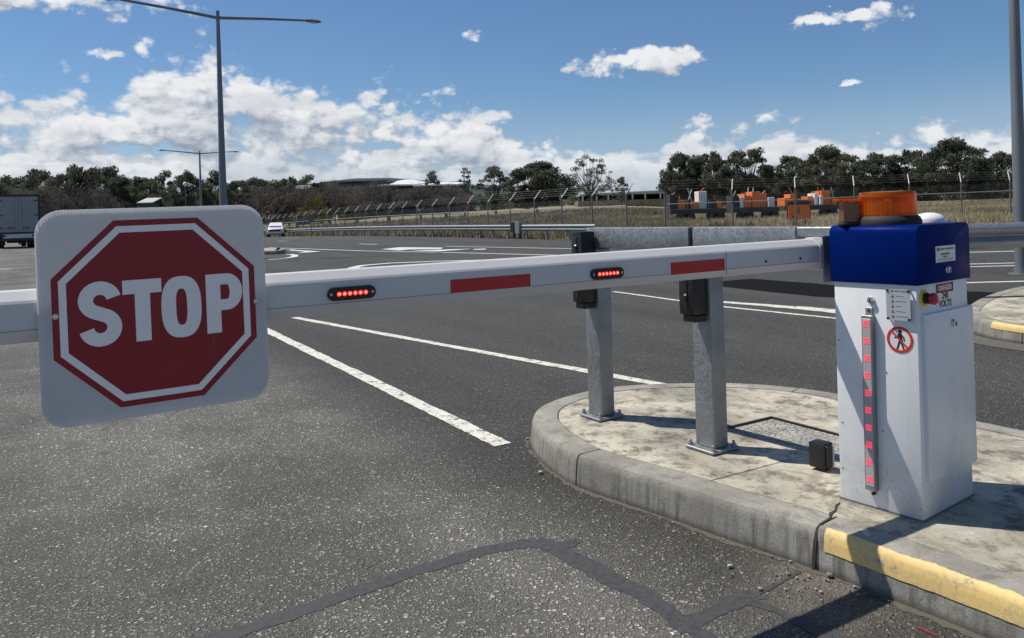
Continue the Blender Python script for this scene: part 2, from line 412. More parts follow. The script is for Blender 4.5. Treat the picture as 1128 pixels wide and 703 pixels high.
mat('pebble', rough=.9, fn=lambda t, b: link(t, t.mix(t.node('ShaderNodeNewGeometry').outputs['Random Per Island'], (.10, .095, .08), (.40, .37, .32)), b, 'Base Color'))

# ------------------------------------------------------------------ mesh helpers
class MB:
    """collects shapes; build() links them as ONE mesh object"""
    def __init__(s): s.v = []; s.f = []; s.smooth = False
    def poly(s, verts, faces):
        o = len(s.v); s.v += [tuple(p) for p in verts]; s.f += [tuple(i + o for i in f) for f in faces]; return s
    def bm(s, b):
        b.verts.ensure_lookup_table(); b.verts.index_update()
        s.poly([v.co[:] for v in b.verts], [[v.index for v in f.verts] for f in b.faces]); b.free(); return s
    def box(s, lo, hi, bev=0.0, seg=2, mtx=None):
        b = bmesh.new(); bmesh.ops.create_cube(b, size=1)
        for v in b.verts: v.co = Vector([(lo[i] + hi[i]) / 2 + v.co[i] * (hi[i] - lo[i]) for i in range(3)])
        if bev: bmesh.ops.bevel(b, geom=b.edges[:], offset=bev, segments=seg, profile=.5, affect='EDGES')
        if mtx is not None: bmesh.ops.transform(b, matrix=mtx, verts=b.verts[:])
        return s.bm(b)
    def prism(s, pts, z0, z1, mtx=None):
        """polygon pts (x,y) extruded z0..z1"""
        n = len(pts); v = [Vector((x, y, z0)) for x, y in pts] + [Vector((x, y, z1)) for x, y in pts]
        if mtx is not None: v = [mtx @ p for p in v]
        f = [tuple(range(n))[::-1], tuple(range(n, 2 * n))] + [(i, (i + 1) % n, n + (i + 1) % n, n + i) for i in range(n)]
        return s.poly(v, f)
    def tube(s, path, rad, n=8, cap=True):
        path = [Vector(p) for p in path]; rad = rad if isinstance(rad, (list, tuple)) else [rad] * len(path)
        rings = []
        for i, p in enumerate(path):
            d = (path[min(i + 1, len(path) - 1)] - path[max(i - 1, 0)]).normalized()
            u = d.cross(Vector((0, 0, 1)) if abs(d.z) < .9 else Vector((1, 0, 0))).normalized(); w = d.cross(u)
            rings.append([p + (u * math.cos(2 * math.pi * k / n) + w * math.sin(2 * math.pi * k / n)) * rad[i] for k in range(n)])
        v = [q for r in rings for q in r]; f = []
        for i in range(len(path) - 1):
            for k in range(n):
                f.append((i * n + k, i * n + (k + 1) % n, (i + 1) * n + (k + 1) % n, (i + 1) * n + k))
        if cap: f += [tuple(range(n))[::-1], tuple((len(path) - 1) * n + k for k in range(n))]
        return s.poly(v, f)
    def lathe(s, prof, n=24, mtx=None):
        v = []; f = []
        for r, z in prof:
            for k in range(n):
                a = 2 * math.pi * k / n; v.append(Vector((r * math.cos(a), r * math.sin(a), z)))
        m_ = len(prof)
        for i in range(m_ - 1):
            for k in range(n): f.append((i * n + k, i * n + (k + 1) % n, (i + 1) * n + (k + 1) % n, (i + 1) * n + k))
        f += [tuple(range(n))[::-1], tuple((m_ - 1) * n + k for k in range(n))]
        if mtx is not None: v = [mtx @ p for p in v]
        return s.poly(v, f)
    def sweep(s, prof_rings, closed_prof=True, caps=True):
        """rings of equal length joined"""
        n = len(prof_rings[0]); v = [p for r in prof_rings for p in r]; f = []
        for i in range(len(prof_rings) - 1):
            for k in range(n if closed_prof else n - 1):
                f.append((i * n + k, i * n + (k + 1) % n, (i + 1) * n + (k + 1) % n, (i + 1) * n + k))
        if caps and closed_prof: f += [tuple(range(n))[::-1], tuple((len(prof_rings) - 1) * n + k for k in range(n))]
        return s.poly(v, f)
    def mesh(s, name, fix=True):
        me = bpy.data.meshes.new(name); me.from_pydata(s.v, [], s.f); me.update()
        if fix:
            b = bmesh.new(); b.from_mesh(me); bmesh.ops.recalc_face_normals(b, faces=b.faces[:]); b.to_mesh(me); b.free()
        return me
    def build(s, name, material, parent=None, smooth=None, fix=True):
        me = s.mesh(name, fix)
        return link_obj(name, me, material, parent, smooth)
def link_obj(name, me, material, parent=None, smooth=None):
    me.materials.clear(); me.materials.append(M[material])
    o = bpy.data.objects.new(name, me); COL.objects.link(o); o.parent = parent
    if smooth is not None:
        me.polygons.foreach_set('use_smooth', [True] * len(me.polygons))
        me.update()
        try: me.set_sharp_from_angle(angle=R(smooth))
        except Exception: pass
    return o
def tag(o, label=None, cat=None, group=None, kind=None):
    if label: o['label'] = label
    if cat: o['category'] = cat
    if group: o['group'] = group
    if kind: o['kind'] = kind
    return o
def thing(name, label, cat, loc=(0, 0, 0), rz=0.0, group=None):
    o = bpy.data.objects.new(name, None); COL.objects.link(o); o.empty_display_size = .2
    o.location = loc; o.rotation_euler = (0, 0, rz); return tag(o, label, cat, group)
def copy_tree(o, parent=None):
    c = o.copy(); COL.objects.link(c); c.parent = parent
    for ch in list(o.children): copy_tree(ch, c)
    return c
def txt(body, size, mtx, extrude=.0, bold=0.0):
    """text as mesh data, centred, in the XY plane of mtx"""
    cu = bpy.data.curves.new('t', 'FONT'); cu.body = body; cu.size = size; cu.align_x = 'CENTER'; cu.align_y = 'CENTER'; cu.offset = bold; cu.extrude = extrude
    cu.resolution_u = 3
    o = bpy.data.objects.new('t', cu); COL.objects.link(o)
    bpy.context.view_layer.update()
    me = bpy.data.meshes.new_from_object(o.evaluated_get(bpy.context.evaluated_depsgraph_get()))
    bpy.data.objects.remove(o); bpy.data.curves.remove(cu)
    me.transform(mtx); return me

# ------------------------------------------------------------------ terrain
def smooth01(x): x = min(max(x, 0.0), 1.0); return x * x * (3 - 2 * x)
RAIL0 = Vector((1.57, 38.5)); RDIR = Vector((-.507, .862)); RN = Vector((.862, .507))
def drop(D): return -.72 * (max(0.0, D - 45) / 55) ** 2 if D < 100 else -.72 - .004 * (D - 100)
def h(x, y):
    t = (x - RAIL0.x) * RN.x + (y - RAIL0.y) * RN.y          # metres beyond the guardrail line
    d0 = drop(min(max(y, 0), 140))
    side = smooth01((x / max(y, 1) - .08) / .22)
    rise = .034 * (1 - side) + .011 * side
    up = rise * min(max(t - 5, 0), 130)
    k = smooth01(t / 12)
    if y > 110 and t <= 0:                                     # beyond the bend of the road
        up = .03 * min(y - 110, 120); return d0 + up
    return d0 * (1 - k) + up
# ground sheet
ys = [-60, -20, 0, 10, 20, 28, 33, 35, 36, 37] + list(np.arange(38, 116, 2.0)) + list(np.arange(116, 200, 6.0)) + [220, 260, 320, 420, 600, 900, 1500, 2600, 5000]
g = MB(); NX = 90
rows = []
for yv in ys:
    half = max(90, 1.3 * yv)
    row = []
    for i in range(NX + 1):
        u = -1 + 2 * i / NX; xx = half * u
        t = (xx - RAIL0.x) * RN.x + (yv - RAIL0.y) * RN.y
        on_road = yv <= 36 or (t < 0 and yv < 111)
        row.append((xx, yv, h(xx, yv) - (.06 if on_road else .0) - (.02 if yv <= 36 else 0)))
    rows.append(row)
g.v = [p for r in rows for p in r]
g.f = [(j * (NX + 1) + i, j * (NX + 1) + i + 1, (j + 1) * (NX + 1) + i + 1, (j + 1) * (NX + 1) + i) for j in range(len(ys) - 1) for i in range(NX)]
tag(g.build('ground', 'field', smooth=80), kind='structure')
# road sheet
def road_x(D):
    return 70.0 if D < 36 else RAIL0.x + (D - RAIL0.y) / RDIR.y * RDIR.x + .35
g = MB(); rys = list(np.arange(-25, 36, 4.0)) + [35.95, 36.0] + list(np.arange(40, 113, 3.0)); NX = 24
for D in rys:
    for i in range(NX + 1):
        xr = road_x(D); xx = -95 + (xr + 95) * i / NX; g.v.append((xx, D, drop(D)))
g.f = [(j * (NX + 1) + i, j * (NX + 1) + i + 1, (j + 1) * (NX + 1) + i + 1, (j + 1) * (NX + 1) + i) for j in range(len(rys) - 1) for i in range(NX)]
road = tag(g.build('road', 'asphalt', smooth=80), kind='structure')

# painted markings and crack sealing: thin sheets lying 4 mm above the road
def strip(name, pts, w, m, parent=road, z=.004, rag=0.0, step=.12):
    """flat ribbon along ground points, ragged edges where asked"""
    pts = [Vector(p[:2]) for p in pts]; dense = []
    for i in range(len(pts) - 1):
        L = (pts[i + 1] - pts[i]).length; n = max(1, int(L / step)) if rag else 1
        dense += [pts[i].lerp(pts[i + 1], k / n) for k in range(n)]
    dense.append(pts[-1]); vv = []; ww = w if isinstance(w, (list, tuple)) else None; ra = rb = 0.0
    for i, p in enumerate(dense):
        d = (dense[min(i + 1, len(dense) - 1)] - dense[max(i - 1, 0)]).normalized(); nrm = Vector((-d.y, d.x))
        wd = (ww[0] + (ww[1] - ww[0]) * i / max(1, len(dense) - 1)) if ww else w
        ra = .86 * ra + random.uniform(-rag, rag) * .55; rb = .86 * rb + random.uniform(-rag, rag) * .55
        a_ = p + nrm * (wd / 2 + ra + random.uniform(-rag, rag) * .25); b_ = p - nrm * (wd / 2 + rb + random.uniform(-rag, rag) * .25)
        vv += [(a_.x, a_.y, drop(a_.y) + z), (b_.x, b_.y, drop(b_.y) + z)]
    mb = MB(); mb.poly(vv, [(2 * i, 2 * i + 1, 2 * i + 3, 2 * i + 2) for i in range(len(dense) - 1)])
    return mb.build(name, m, parent)
strip('lane_line', [(-.09, 4.40), (-2.93, 9.25), (-6.2, 14.85)], .115, 'line_paint', rag=.006, step=.03)
strip('lane_line', [(1.10, 5.75), (-2.80, 10.28), (-6.5, 14.6)], .105, 'line_paint', rag=.006, step=.04)
strip('lane_line', [P(676, 321.5), P(800, 338.5), P(930, 352)], .085, 'line_paint', rag=.006, step=.05)
strip('edge_strip', [P(770, 331), P(830, 335.5), P(880, 339.5), P(930, 344)], [.10, .34], 'line_paint', rag=.035, step=.06)
strip('painted_car_shadow', [P(796, 310), P(930, 322), P(1100, 329)], [1.3, 1.6], 'painted_shadow', rag=.05, step=.2)  # underside shadow of an absent car, painted as a black sheet on the road
for yy in (277.5, 290.5, 293.5, 311): strip('lane_line', [P(990, yy + 2.6), P(1140, yy - 1.2)], .14 if yy > 285 else .2, 'line_paint_far')
far = [
    ('painted_nose', [P(640, 283.5), P(560, 286), P(480, 288), P(430, 290), P(400, 292.5), P(389, 295), P(392, 297.5), P(410, 299)], .30),
    ('painted_nose', [P(296, 286), P(312, 285), P(324, 283), P(325, 281), P(318, 280.2)], .25),
    ('lane_line', [P(296, 273), P(340, 274.3), P(400, 276.5), P(480, 278), P(540, 279.5), P(640, 282)], .20),
    ('lane_line', [P(490, 271.5), P(560, 272.8), P(640, 274.3)], .18),
    ('lane_line', [P(396, 268.7), P(416, 269.4)], .2), ('lane_line', [P(306, 265.2), P(318, 265.6)], .2),
    ('lane_line', [P(313, 261.3), P(330, 261.3)], .3),
    ('lane_line', [P(-20, 297), P(12, 296.5)], .2), ('lane_line', [P(42, 296), P(70, 295.6)], .2)]
for nm, pp, w in far: strip(nm, pp, w, 'line_paint_far')
def flat(name, pxpts, m, z=.004):
    pts = [P(*p) for p in pxpts]; mb = MB(); mb.poly([(x, y, drop(y) + z) for x, y in pts], [tuple(range(len(pts)))]); return mb.build(name, m, road)
flat('turn_arrow', [(420, 274.8), (440, 272.6), (488, 273.0), (486, 274.6), (452, 275.0), (440, 276.2)], 'line_paint_far', .008)
flat('turn_arrow', [(452, 276.4), (520, 274.2), (505, 275.6), (484, 277.2)], 'line_paint_far', .008)
flat('turn_arrow', [(521, 274.6), (536, 274.2), (534, 275.3), (522, 275.4)], 'line_paint_far', .008)
flat('turn_arrow', [(316, 276.5), (330, 275.8), (354, 277.3), (328, 279.0), (336, 277.2)], 'line_paint_far', .008)
flat('turn_arrow', [(316, 274.9), (328, 275.2), (322, 276.0)], 'line_paint_far', .008)
# sealed cracks
def seal(pxs, w, rag=.010): strip('crack_seal', [P(*p) for p in pxs], w, 'tar', rag=rag, step=.018, z=random.uniform(.0015, .0025))
seal([(150, 728), (245, 702), (330, 674), (430, 639), (530, 608), (575, 599), (592, 597)], .072)
seal([(572, 600), (585, 599), (612, 601), (628, 598), (636, 600)], .085, .014)
seal([(588, 597), (610, 603), (650, 625), (705, 655), (760, 690), (800, 720)], .080, .010)
seal([(742, 693), (780, 680), (815, 662), (835, 655)], .070)
seal([(818, 660), (850, 672), (900, 695), (940, 715)], .045, .012)
seal([(832, 656), (858, 643), (880, 629)], .022, .006)

# ------------------------------------------------------------------ traffic islands
def catmull(pts, step=.03):
    pts = [Vector(p) for p in pts]; out = []
    for i in range(len(pts) - 1):
        p0 = pts[max(i - 1, 0)]; p1 = pts[i]; p2 = pts[i + 1]; p3 = pts[min(i + 2, len(pts) - 1)]
        n = max(2, int((p2 - p1).length / step))
        for k in range(n):
            t = k / n
            out.append(.5 * ((2 * p1) + (p2 - p0) * t + (2 * p0 - 5 * p1 + 4 * p2 - p3) * t * t + (3 * p1 - p0 - 3 * p2 + p3) * t ** 3))
    out.append(pts[-1]); return out
def clip(poly, p, n):
    """keep the part of the polygon where (q-p).n >= 0"""
    out = []
    for i in range(len(poly)):
        a_, b_ = poly[i], poly[(i + 1) % len(poly)]; da = (a_ - p).dot(n); db = (b_ - p).dot(n)
        if da >= 0: out.append(a_)
        if da * db < 0: out.append(a_.lerp(b_, da / (da - db)))
    return out
KP = [(0.0, -.06), (0.0, .0), (.005, .06), (.010, .112), (.015, .132), (.024, .145), (.038, .150), (.155, .150), (.155, .03), (.155, -.06)]
class Island:
    def __init__(s, label, outline, joints, root_name='traffic_island', kerb_h=1.0):
        s.o = catmull(outline); s.root = bpy.data.objects.new(root_name, None); COL.objects.link(s.root); tag(s.root, label, 'traffic island', kind='structure')
        n = len(s.o); s.nrm = []
        cen = sum(s.o, Vector((0, 0))) / n
        for i in range(n):
            d = (s.o[min(i + 1, n - 1)] - s.o[max(i - 1, 0)]).normalized(); nn = Vector((d.y, -d.x))
            s.nrm.append(nn)
        if sum((cen - s.o[i]).dot(s.nrm[i]) for i in range(n)) < 0: s.nrm = [-q for q in s.nrm]
        cuts = sorted({min(range(n), key=lambda i: (s.o[i] - Vector(j)).length) for j in joints} | {0, n - 1})
        for a_, b_ in zip(cuts[:-1], cuts[1:]):
            rings = []
            wob = random.uniform(-.002, .002)
            for i in range(a_, b_ + 1):
                p = s.o[i].copy(); t_ = (s.o[min(i + 1, n - 1)] - s.o[max(i - 1, 0)]).normalized()
                if i == a_ and a_ > 0: p = p + t_ * .005
                if i == b_ and b_ < n - 1: p = p - t_ * .005
                rings.append([Vector((p.x + s.nrm[i].x * (o_ + wob), p.y + s.nrm[i].y * (o_ + wob), z * kerb_h + (wob if z > 0 else 0))) for o_, z in KP])
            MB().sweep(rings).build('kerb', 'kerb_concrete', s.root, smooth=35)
        s.inner = [s.o[i] + s.nrm[i] * .160 for i in range(n)]
    def slabs(s, polys, z1=.147):
        for pieces in polys:
            mb = MB()
            for pl in pieces:
                if len(pl) < 3: continue
                mb.prism([(q.x, q.y) for q in pl], .02, z1)
            mb.build('slab', 'slab_concrete', s.root)

near = [(2.75, -.05), (2.25, .80), (1.85, 1.50), (1.58, 1.97), (1.332, 2.375), (1.236, 2.513), (1.044, 2.785), (.802, 3.064), (.632, 3.272), (.467, 3.462), (.266, 3.705), (.171, 3.919), (.105, 4.130), (.068, 4.393), (.115, 4.66), (.27, 4.90), (.53, 5.11), (.80, 5.19), (1.147, 5.195), (1.50, 5.13), (1.80, 4.95), (2.05, 4.65), (2.33, 4.22), (2.75, 3.55), (3.3, 2.7), (4.2, 1.3), (4.7, .5)]
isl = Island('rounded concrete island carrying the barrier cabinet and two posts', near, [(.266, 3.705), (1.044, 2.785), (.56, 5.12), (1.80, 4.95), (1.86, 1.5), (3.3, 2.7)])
inner = isl.inner
lane = Vector((.52, -.854)); lb = Vector((.854, .52))                        # towards the viewer along the lane / across
PIT0 = Vector((1.10, 4.10)); PL, PW = .78, .34
jp = Vector(P(786, 528, .15)); jd = (Vector(P(850, 511, .15)) - jp).normalized(); jn = Vector((jd.y, -jd.x))
if jn.dot(lane) < 0: jn = -jn
A_ = clip(inner, jp - jn * .004, -jn); B_ = clip(inner, jp + jn * .004, jn)
def hole(poly):
    g_ = .014; out = [clip(poly, PIT0 - lb * g_, -lb), clip(poly, PIT0 + lb * (PW + g_), lb)]
    mid = clip(clip(poly, PIT0 - lb * g_, lb), PIT0 + lb * (PW + g_), -lb)
    out += [clip(mid, PIT0 - lane * g_, -lane), clip(mid, PIT0 + lane * (PL + g_), lane)]
    return out
isl.slabs([hole(A_), hole(B_)])
MB().prism([(q.x, q.y) for q in inner], .005, .018).build('joint_filler', 'dirt', isl.root)
lid = [PIT0, PIT0 + lane * PL, PIT0 + lane * PL + lb * PW, PIT0 + lb * PW]
MB().prism([(q.x, q.y) for q in lid], .03, .136).build('pit_lid', 'lid_concrete', isl.root)
fr = MB()
for p0_, p1_ in ((lid[0], lid[1]), (lid[1], lid[2]), (lid[2], lid[3]), (lid[3], lid[0])):
    d = (p1_ - p0_).normalized(); nn = Vector((d.y, -d.x))
    if nn.dot(p0_ - (lid[0] + lid[2]) / 2) < 0: nn = -nn
    q = [p0_ + nn * .004 - d * .004, p1_ + nn * .004 + d * .004, p1_ + nn * .010 + d * .004, p0_ + nn * .010 - d * .004]
    fr.prism([(v.x, v.y) for v in q], .03, .145)
fr.build('pit_frame', 'dark_metal', isl.root)
# yellow paint on the kerb, worn along its edges
def kerb_paint(I, start, stop, lo, hi, ragamt, name='kerb_paint'):
    n = len(I.o); i0 = min(range(n), key=lambda i: (I.o[i] - Vector(start)).length); i1 = min(range(n), key=lambda i: (I.o[i] - Vector(stop)).length)
    if i0 > i1: i0, i1 = i1, i0
    def prof(u):            # position along the kerb face by arc: u in 0..1 from z=.02 up and over the top
        seg = [Vector(q) for q in KP[1:8]]; L = [(seg[k + 1] - seg[k]).length for k in range(6)]; T = sum(L) * u
        for k in range(6):
            if T <= L[k] or k == 5:
                q = seg[k].lerp(seg[k + 1], min(1, T / L[k])); d = (seg[k + 1] - seg[k]).normalized(); return q + Vector((-d.y, d.x)) * .0038
            T -= L[k]
    rings = []
    pts = []
    for i in range(i0, i1 + 1):
        for f_ in (0, .34, .67):
            if i == i1 and f_: continue
            pts.append((I.o[i].lerp(I.o[min(i + 1, n - 1)], f_), I.nrm[i].lerp(I.nrm[min(i + 1, n - 1)], f_)))
    r1 = r2 = 0
    for p, nr in pts:
        r1 = .7 * r1 + random.uniform(-ragamt, ragamt); r2 = .7 * r2 + random.uniform(-ragamt, ragamt) * 1.6
        us = [lo + r1 * .4 + (hi + r2 - lo - r1 * .4) * k / 16 for k in range(17)]
        rings.append([Vector((p.x + nr.x * prof(u)[0], p.y + nr.y * prof(u)[0], prof(u)[1])) for u in us])
    return MB().sweep(rings, closed_prof=False).build(name, 'yellow_paint', I.root, smooth=50)
kerb_paint(isl, (1.062, 2.755), (2.2, .9), .265, .565, .008)
# broken kerb joint: jagged dirt-filled crack and mortar
rj = MB(); jx = Vector((1.044, 2.785)); ji = min(range(len(isl.o)), key=lambda i: (isl.o[i] - jx).length); jn_ = isl.nrm[ji]; jt = Vector((jn_.y, -jn_.x))
prof_j = [(-.010, -.005, .030), (-.006, .05, .026), (.002, .10, .020), (.012, .130, .017), (.040, .1535, .015), (.08, .1535, .020), (.12, .1535, .024), (.155, .1535, .02), (.20, .1505, .022), (.25, .1505, .018), (.29, .1505, .010)]
vv = []
for k, (o_, z, w) in enumerate(prof_j):
    off = random.uniform(-.008, .008) + (.0 if k < 5 else -.012 * (k - 5)); c0 = jx + jn_ * o_ + jt * off
    for sgn in (-1, 1): q = c0 + jt * sgn * (w * .12 + random.uniform(0, .005)); vv.append((q.x, q.y, z))
rj.poly(vv, [(2 * k, 2 * k + 1, 2 * k + 3, 2 * k + 2) for k in range(len(prof_j) - 1)])
rj.build('cracked_joint', 'crack_dirt', isl.root)
# gutter dirt lying along the kerb foot (ragged), twig, loose stones
gd = [isl.o[i] - isl.nrm[i] * .012 for i in range(len(isl.o)) if .05 < isl.o[i].x < 1.75 and isl.o[i].y < 4.6]
strip('gutter_dirt', gd[::2], .035, 'dirt', rag=.014, step=.012, z=.0015)
st = MB(); ico = bmesh.new(); bmesh.ops.create_icosphere(ico, subdivisions=1, radius=1); iv = [v.co.copy() for v in ico.verts]; ifc = [[v.index for v in f.verts] for f in ico.faces]; ico.free()
for k in range(420):
    i = random.randrange(len(isl.o)); p = isl.o[i]
    if not (.05 < p.x < 1.8 and p.y < 4.6): continue
    dd = random.expovariate(1 / .05) + .01
    if random.random() < .45: p = Vector((1.02, 2.72)) + Vector((random.gauss(0, .12), random.gauss(0, .10))); dd = 0.03
    q = p - isl.nrm[i] * dd; r = random.uniform(.002, .006) if random.random() < .93 else random.uniform(.008, .013)
    if (q - isl.o[i]).dot(isl.nrm[i]) > -.01 and random.random() < .9: continue
    if min((q - o2).length for o2 in isl.o[::4]) < .012: continue
    rt = Matrix.Rotation(random.uniform(0, 6), 3, 'Z')
    st.poly([tuple(rt @ Vector((v.x * r * 1.4, v.y * r, v.z * r * .7)) + Vector((q.x, q.y, r * .55 + .004))) for v in iv], ifc)
tag(st.build('loose_stones', 'pebble'), 'loose gravel scattered along the foot of the kerb', 'gravel', kind='stuff')
tw = [P(1012, 693), P(1024, 699), P(1032, 702)]
tag(MB().tube([(x, y, .006) for x, y in tw], .0018, 6).build('twig', 'red_tape'), 'thin red stick lying by the kerb foot below the yellow paint', 'stick')

# second island at the right with yellow kerb
isl2 = Island('concrete island with yellow kerb behind the cabinet, right edge', [(9.2, 2.2), (7.3, 3.9), (5.95, 5.2), (4.95, 6.35), (4.56, 6.98), (4.47, 7.45), (4.62, 8.05), (5.1, 8.75), (5.8, 9.55), (6.6, 10.25), (7.6, 10.8), (9.2, 10.9), (12, 9.6)], [(4.55, 7.0), (5.1, 8.75), (6.5, 4.67)])
isl2.slabs([[isl2.inner]])
kerb_paint(isl2, (4.49, 7.36), (7.5, 3.7), .34, .68, .008)
strip('edge_strip', [tuple(isl2.o[i] - isl2.nrm[i] * .20) for i in range(0, len(isl2.o), 6) if isl2.o[i].y < 8.4], .30, 'kerb_concrete', rag=.02, step=.1)
# far small island nose
q0 = P(296, 280.5); isl3 = Island('small dark kerbed island nose far out beside the stop sign', [(q0[0] - 6, q0[1] + 3.5), (q0[0] - 3, q0[1] + 1.0), (q0[0], q0[1]), (P(308, 280)[0], P(308, 280)[1] + .1), (P(310, 279)[0], P(310, 279)[1] + .5), (P(308, 277)[0], P(308, 277)[1] + .3), (q0[0] - 1, q0[1] + 3.2), (q0[0] - 4, q0[1] + 5)], [], kerb_h=1.0)
isl3.slabs([[isl3.inner]])

# ------------------------------------------------------------------ barrier cabinet (local x: along right face, y: along left face)
CW, CD = .405, .320
cab = thing('barrier_cabinet', 'white boom barrier cabinet with blue hood and amber beacon', 'barrier cabinet', (1.446, 2.806, .150), R(37))
FL = Matrix(((0, 0, -1, 0), (-1, 0, 0, 0), (0, 1, 0, 0), (0, 0, 0, 1)))       # text plane -> left face (normal -x), reads towards -y
FR = Matrix(((1, 0, 0, 0), (0, 0, -1, 0), (0, 1, 0, 0), (0, 0, 0, 1)))        # text plane -> right face (normal -y)
def on_left(y, z, off=.0): return Matrix.Translation((-off, y, z)) @ FL
def on_right(x, z, off=.0): return Matrix.Translation((x, -off, z)) @ FR
zb = .15
MB().box((0, 0, 0), (CW, CD, .862), .006, 2).build('body', 'white_coat', cab, smooth=40)
MB().box((-.002, -.002, -.003), (CW + .002, CD + .002, .004)).build('base_gasket', 'print_grey', cab)
# hood: slightly proud, big round edges along the top
b_ = bmesh.new(); bmesh.ops.create_cube(b_, size=1)
for v in b_.verts: v.co = Vector((CW / 2 + v.co.x * (CW + .016), CD / 2 + v.co.y * (CD + .020), .958 + v.co.z * .218))
top_e = [e for e in b_.edges if all(v.co.z > 1 for v in e.verts)]
bmesh.ops.bevel(b_, geom=[e for e in top_e if abs(e.verts[0].co.y - e.verts[1].co.y) > .1], offset=.030, segments=6, profile=.5, affect='EDGES')
bmesh.ops.bevel(b_, geom=[e for e in b_.edges if e.calc_face_angle(0) > 1.0], offset=.004, segments=2, profile=.5, affect='EDGES')
hood = MB().bm(b_).build('hood', 'blue_coat', cab, smooth=35)
# raised service panel on the right face with lock
pan = MB().box((.026, -.016, .135), (CW + .006, .004, .742), .003, 2).build('service_panel', 'white_coat', cab, smooth=40)
def lock(name, mtx, parent, r=.013):
    o = MB().lathe([(r * 1.15, 0), (r * 1.15, .003), (r, .006), (r, .011), (r * .75, .013)], 20, mtx).build(name, 'chrome', parent, smooth=40)
    m2 = mtx @ Matrix.Translation((0, 0, .0132)); MB().box((-r * .14, -r * .6, 0), (r * .14, r * .6, .0012), mtx=m2).build('keyhole', 'print_black', o); return o
lock('lock', on_right(.235, .692, .016), pan)
lock('lock', on_left(.170, .786), cab, .012)
lock('lock', on_right(.215, .893, .010), hood, .012)
# label plates
pl = MB().box((-.078, -.030, 0), (.078, .030, .0015), mtx=on_right(.206, .954, .0102)).build('rating_label', 'label_white', hood)
pr = MB(); mm = on_right(.206, .954, .0120)
pr.box((-.070, .012, 0), (-.050, .025, .0004), mtx=mm)
for (x0, x1, y0, y1) in ((-.045, -.008, .015, .0215), (0, .062, .015, .0215), (-.040, .030, -.004, .003), (-.022, .012, -.013, -.008), (-.066, .066, -.0195, -.0175), (-.060, .055, -.0255, -.0238)):
    xx = x0
    while xx < x1:
        wv = random.uniform(.004, .011); pr.box((xx, y0, 0), (min(xx + wv, x1), y1, .0004), mtx=mm); xx += wv + .002
pr.build('printed_text', 'print_grey', pl)
dl = MB().box((-.070, -.046, 0), (.070, .046, .0015), mtx=on_right(.212, .798, .0)).build('danger_label', 'label_white', cab)
MB().box((-.068, .011, .0006), (.068, .044, .0021), mtx=on_right(.212, .798, .0)).build('header_field', 'print_black', dl)
ell = [(.062 * math.cos(2 * math.pi * k / 28), .0275 + .0135 * math.sin(2 * math.pi * k / 28)) for k in range(28)]
MB().prism(ell, .0018, .0026, on_right(.212, .798)).build('header_oval', 'danger_red', dl)
link_obj('lettering', txt('DANGER', .027, on_right(.212, .8255, .0029), bold=.0007), 'label_white', dl)
link_obj('lettering', txt('240', .034, on_right(.212, .796, .0022), bold=.0010), 'print_black', dl)
link_obj('lettering', txt('VOLTS', .034, on_right(.212, .766, .0022), bold=.0010), 'print_black', dl)
# emergency stop on its yellow collar
es = MB().lathe([(.031, 0), (.031, .004), (.029, .006)], 28, on_right(.048, .800)).build('stop_button', 'estop_yellow', cab, smooth=40)
MB().lathe([(.020, .005), (.020, .020), (.016, .022)], 24, on_right(.048, .800)).build('button_collar', 'black_plastic', es, smooth=40)
MB().lathe([(.014, .02), (.014, .027), (.021, .030), (.0215, .041), (.017, .046), (.008, .048)], 24, on_right(.048, .800)).build('button_head', 'estop_red', es, smooth=40)
rg = MB()
for k in range(7):
    a0 = k * 2 * math.pi / 7; rg.box((.0235, -.0014, .0055), (.0275, .0014, .0066), mtx=on_right(.048, .800) @ Matrix.Rotation(a0, 4, 'Z'))
rg.build('printed_text', 'print_black', es)
# instruction plate on stand-offs, left face
ipm = on_left(.062, .777, .012)
ip = MB().box((-.044, -.057, 0), (.044, .057, .002), mtx=ipm).build('instruction_plate', 'label_silver', cab)
pr = MB()
pr.box((-.026, .046, .002), (-.016, .053, .0024), mtx=ipm)
for x0, x1 in ((-.012, .004), (.007, .034)): pr.box((x0, .0475, .002), (x1, .0515, .0024), mtx=ipm)
for k in range(5):
    yy = .031 - k * .0185
    pr.box((-.022, yy - .005, .002), (-.0175, yy + .0055, .0024), mtx=ipm); pr.box((-.0255, yy - .0055, .002), (-.014, yy - .001, .0024), mtx=ipm)
    xx = -.007
    while xx < (.018, .026, .008, .02, .028)[k]:
        wv = random.uniform(.004, .009); pr.box((xx, yy - .0012, .002), (xx + wv, yy + .0016, .0024), mtx=ipm); xx += wv + .0015
pr.build('printed_text', 'print_grey', ip)
for sx, sy in ((-1, 1), (1, 1), (-1, -1), (1, -1)):
    MB().lathe([(.0035, -.0105), (.0035, .002), (.005, .002), (.0045, .005)], 12, ipm @ Matrix.Translation((sx * .0385, sy * .0515, 0))).build('screw', 'dark_metal', ip)
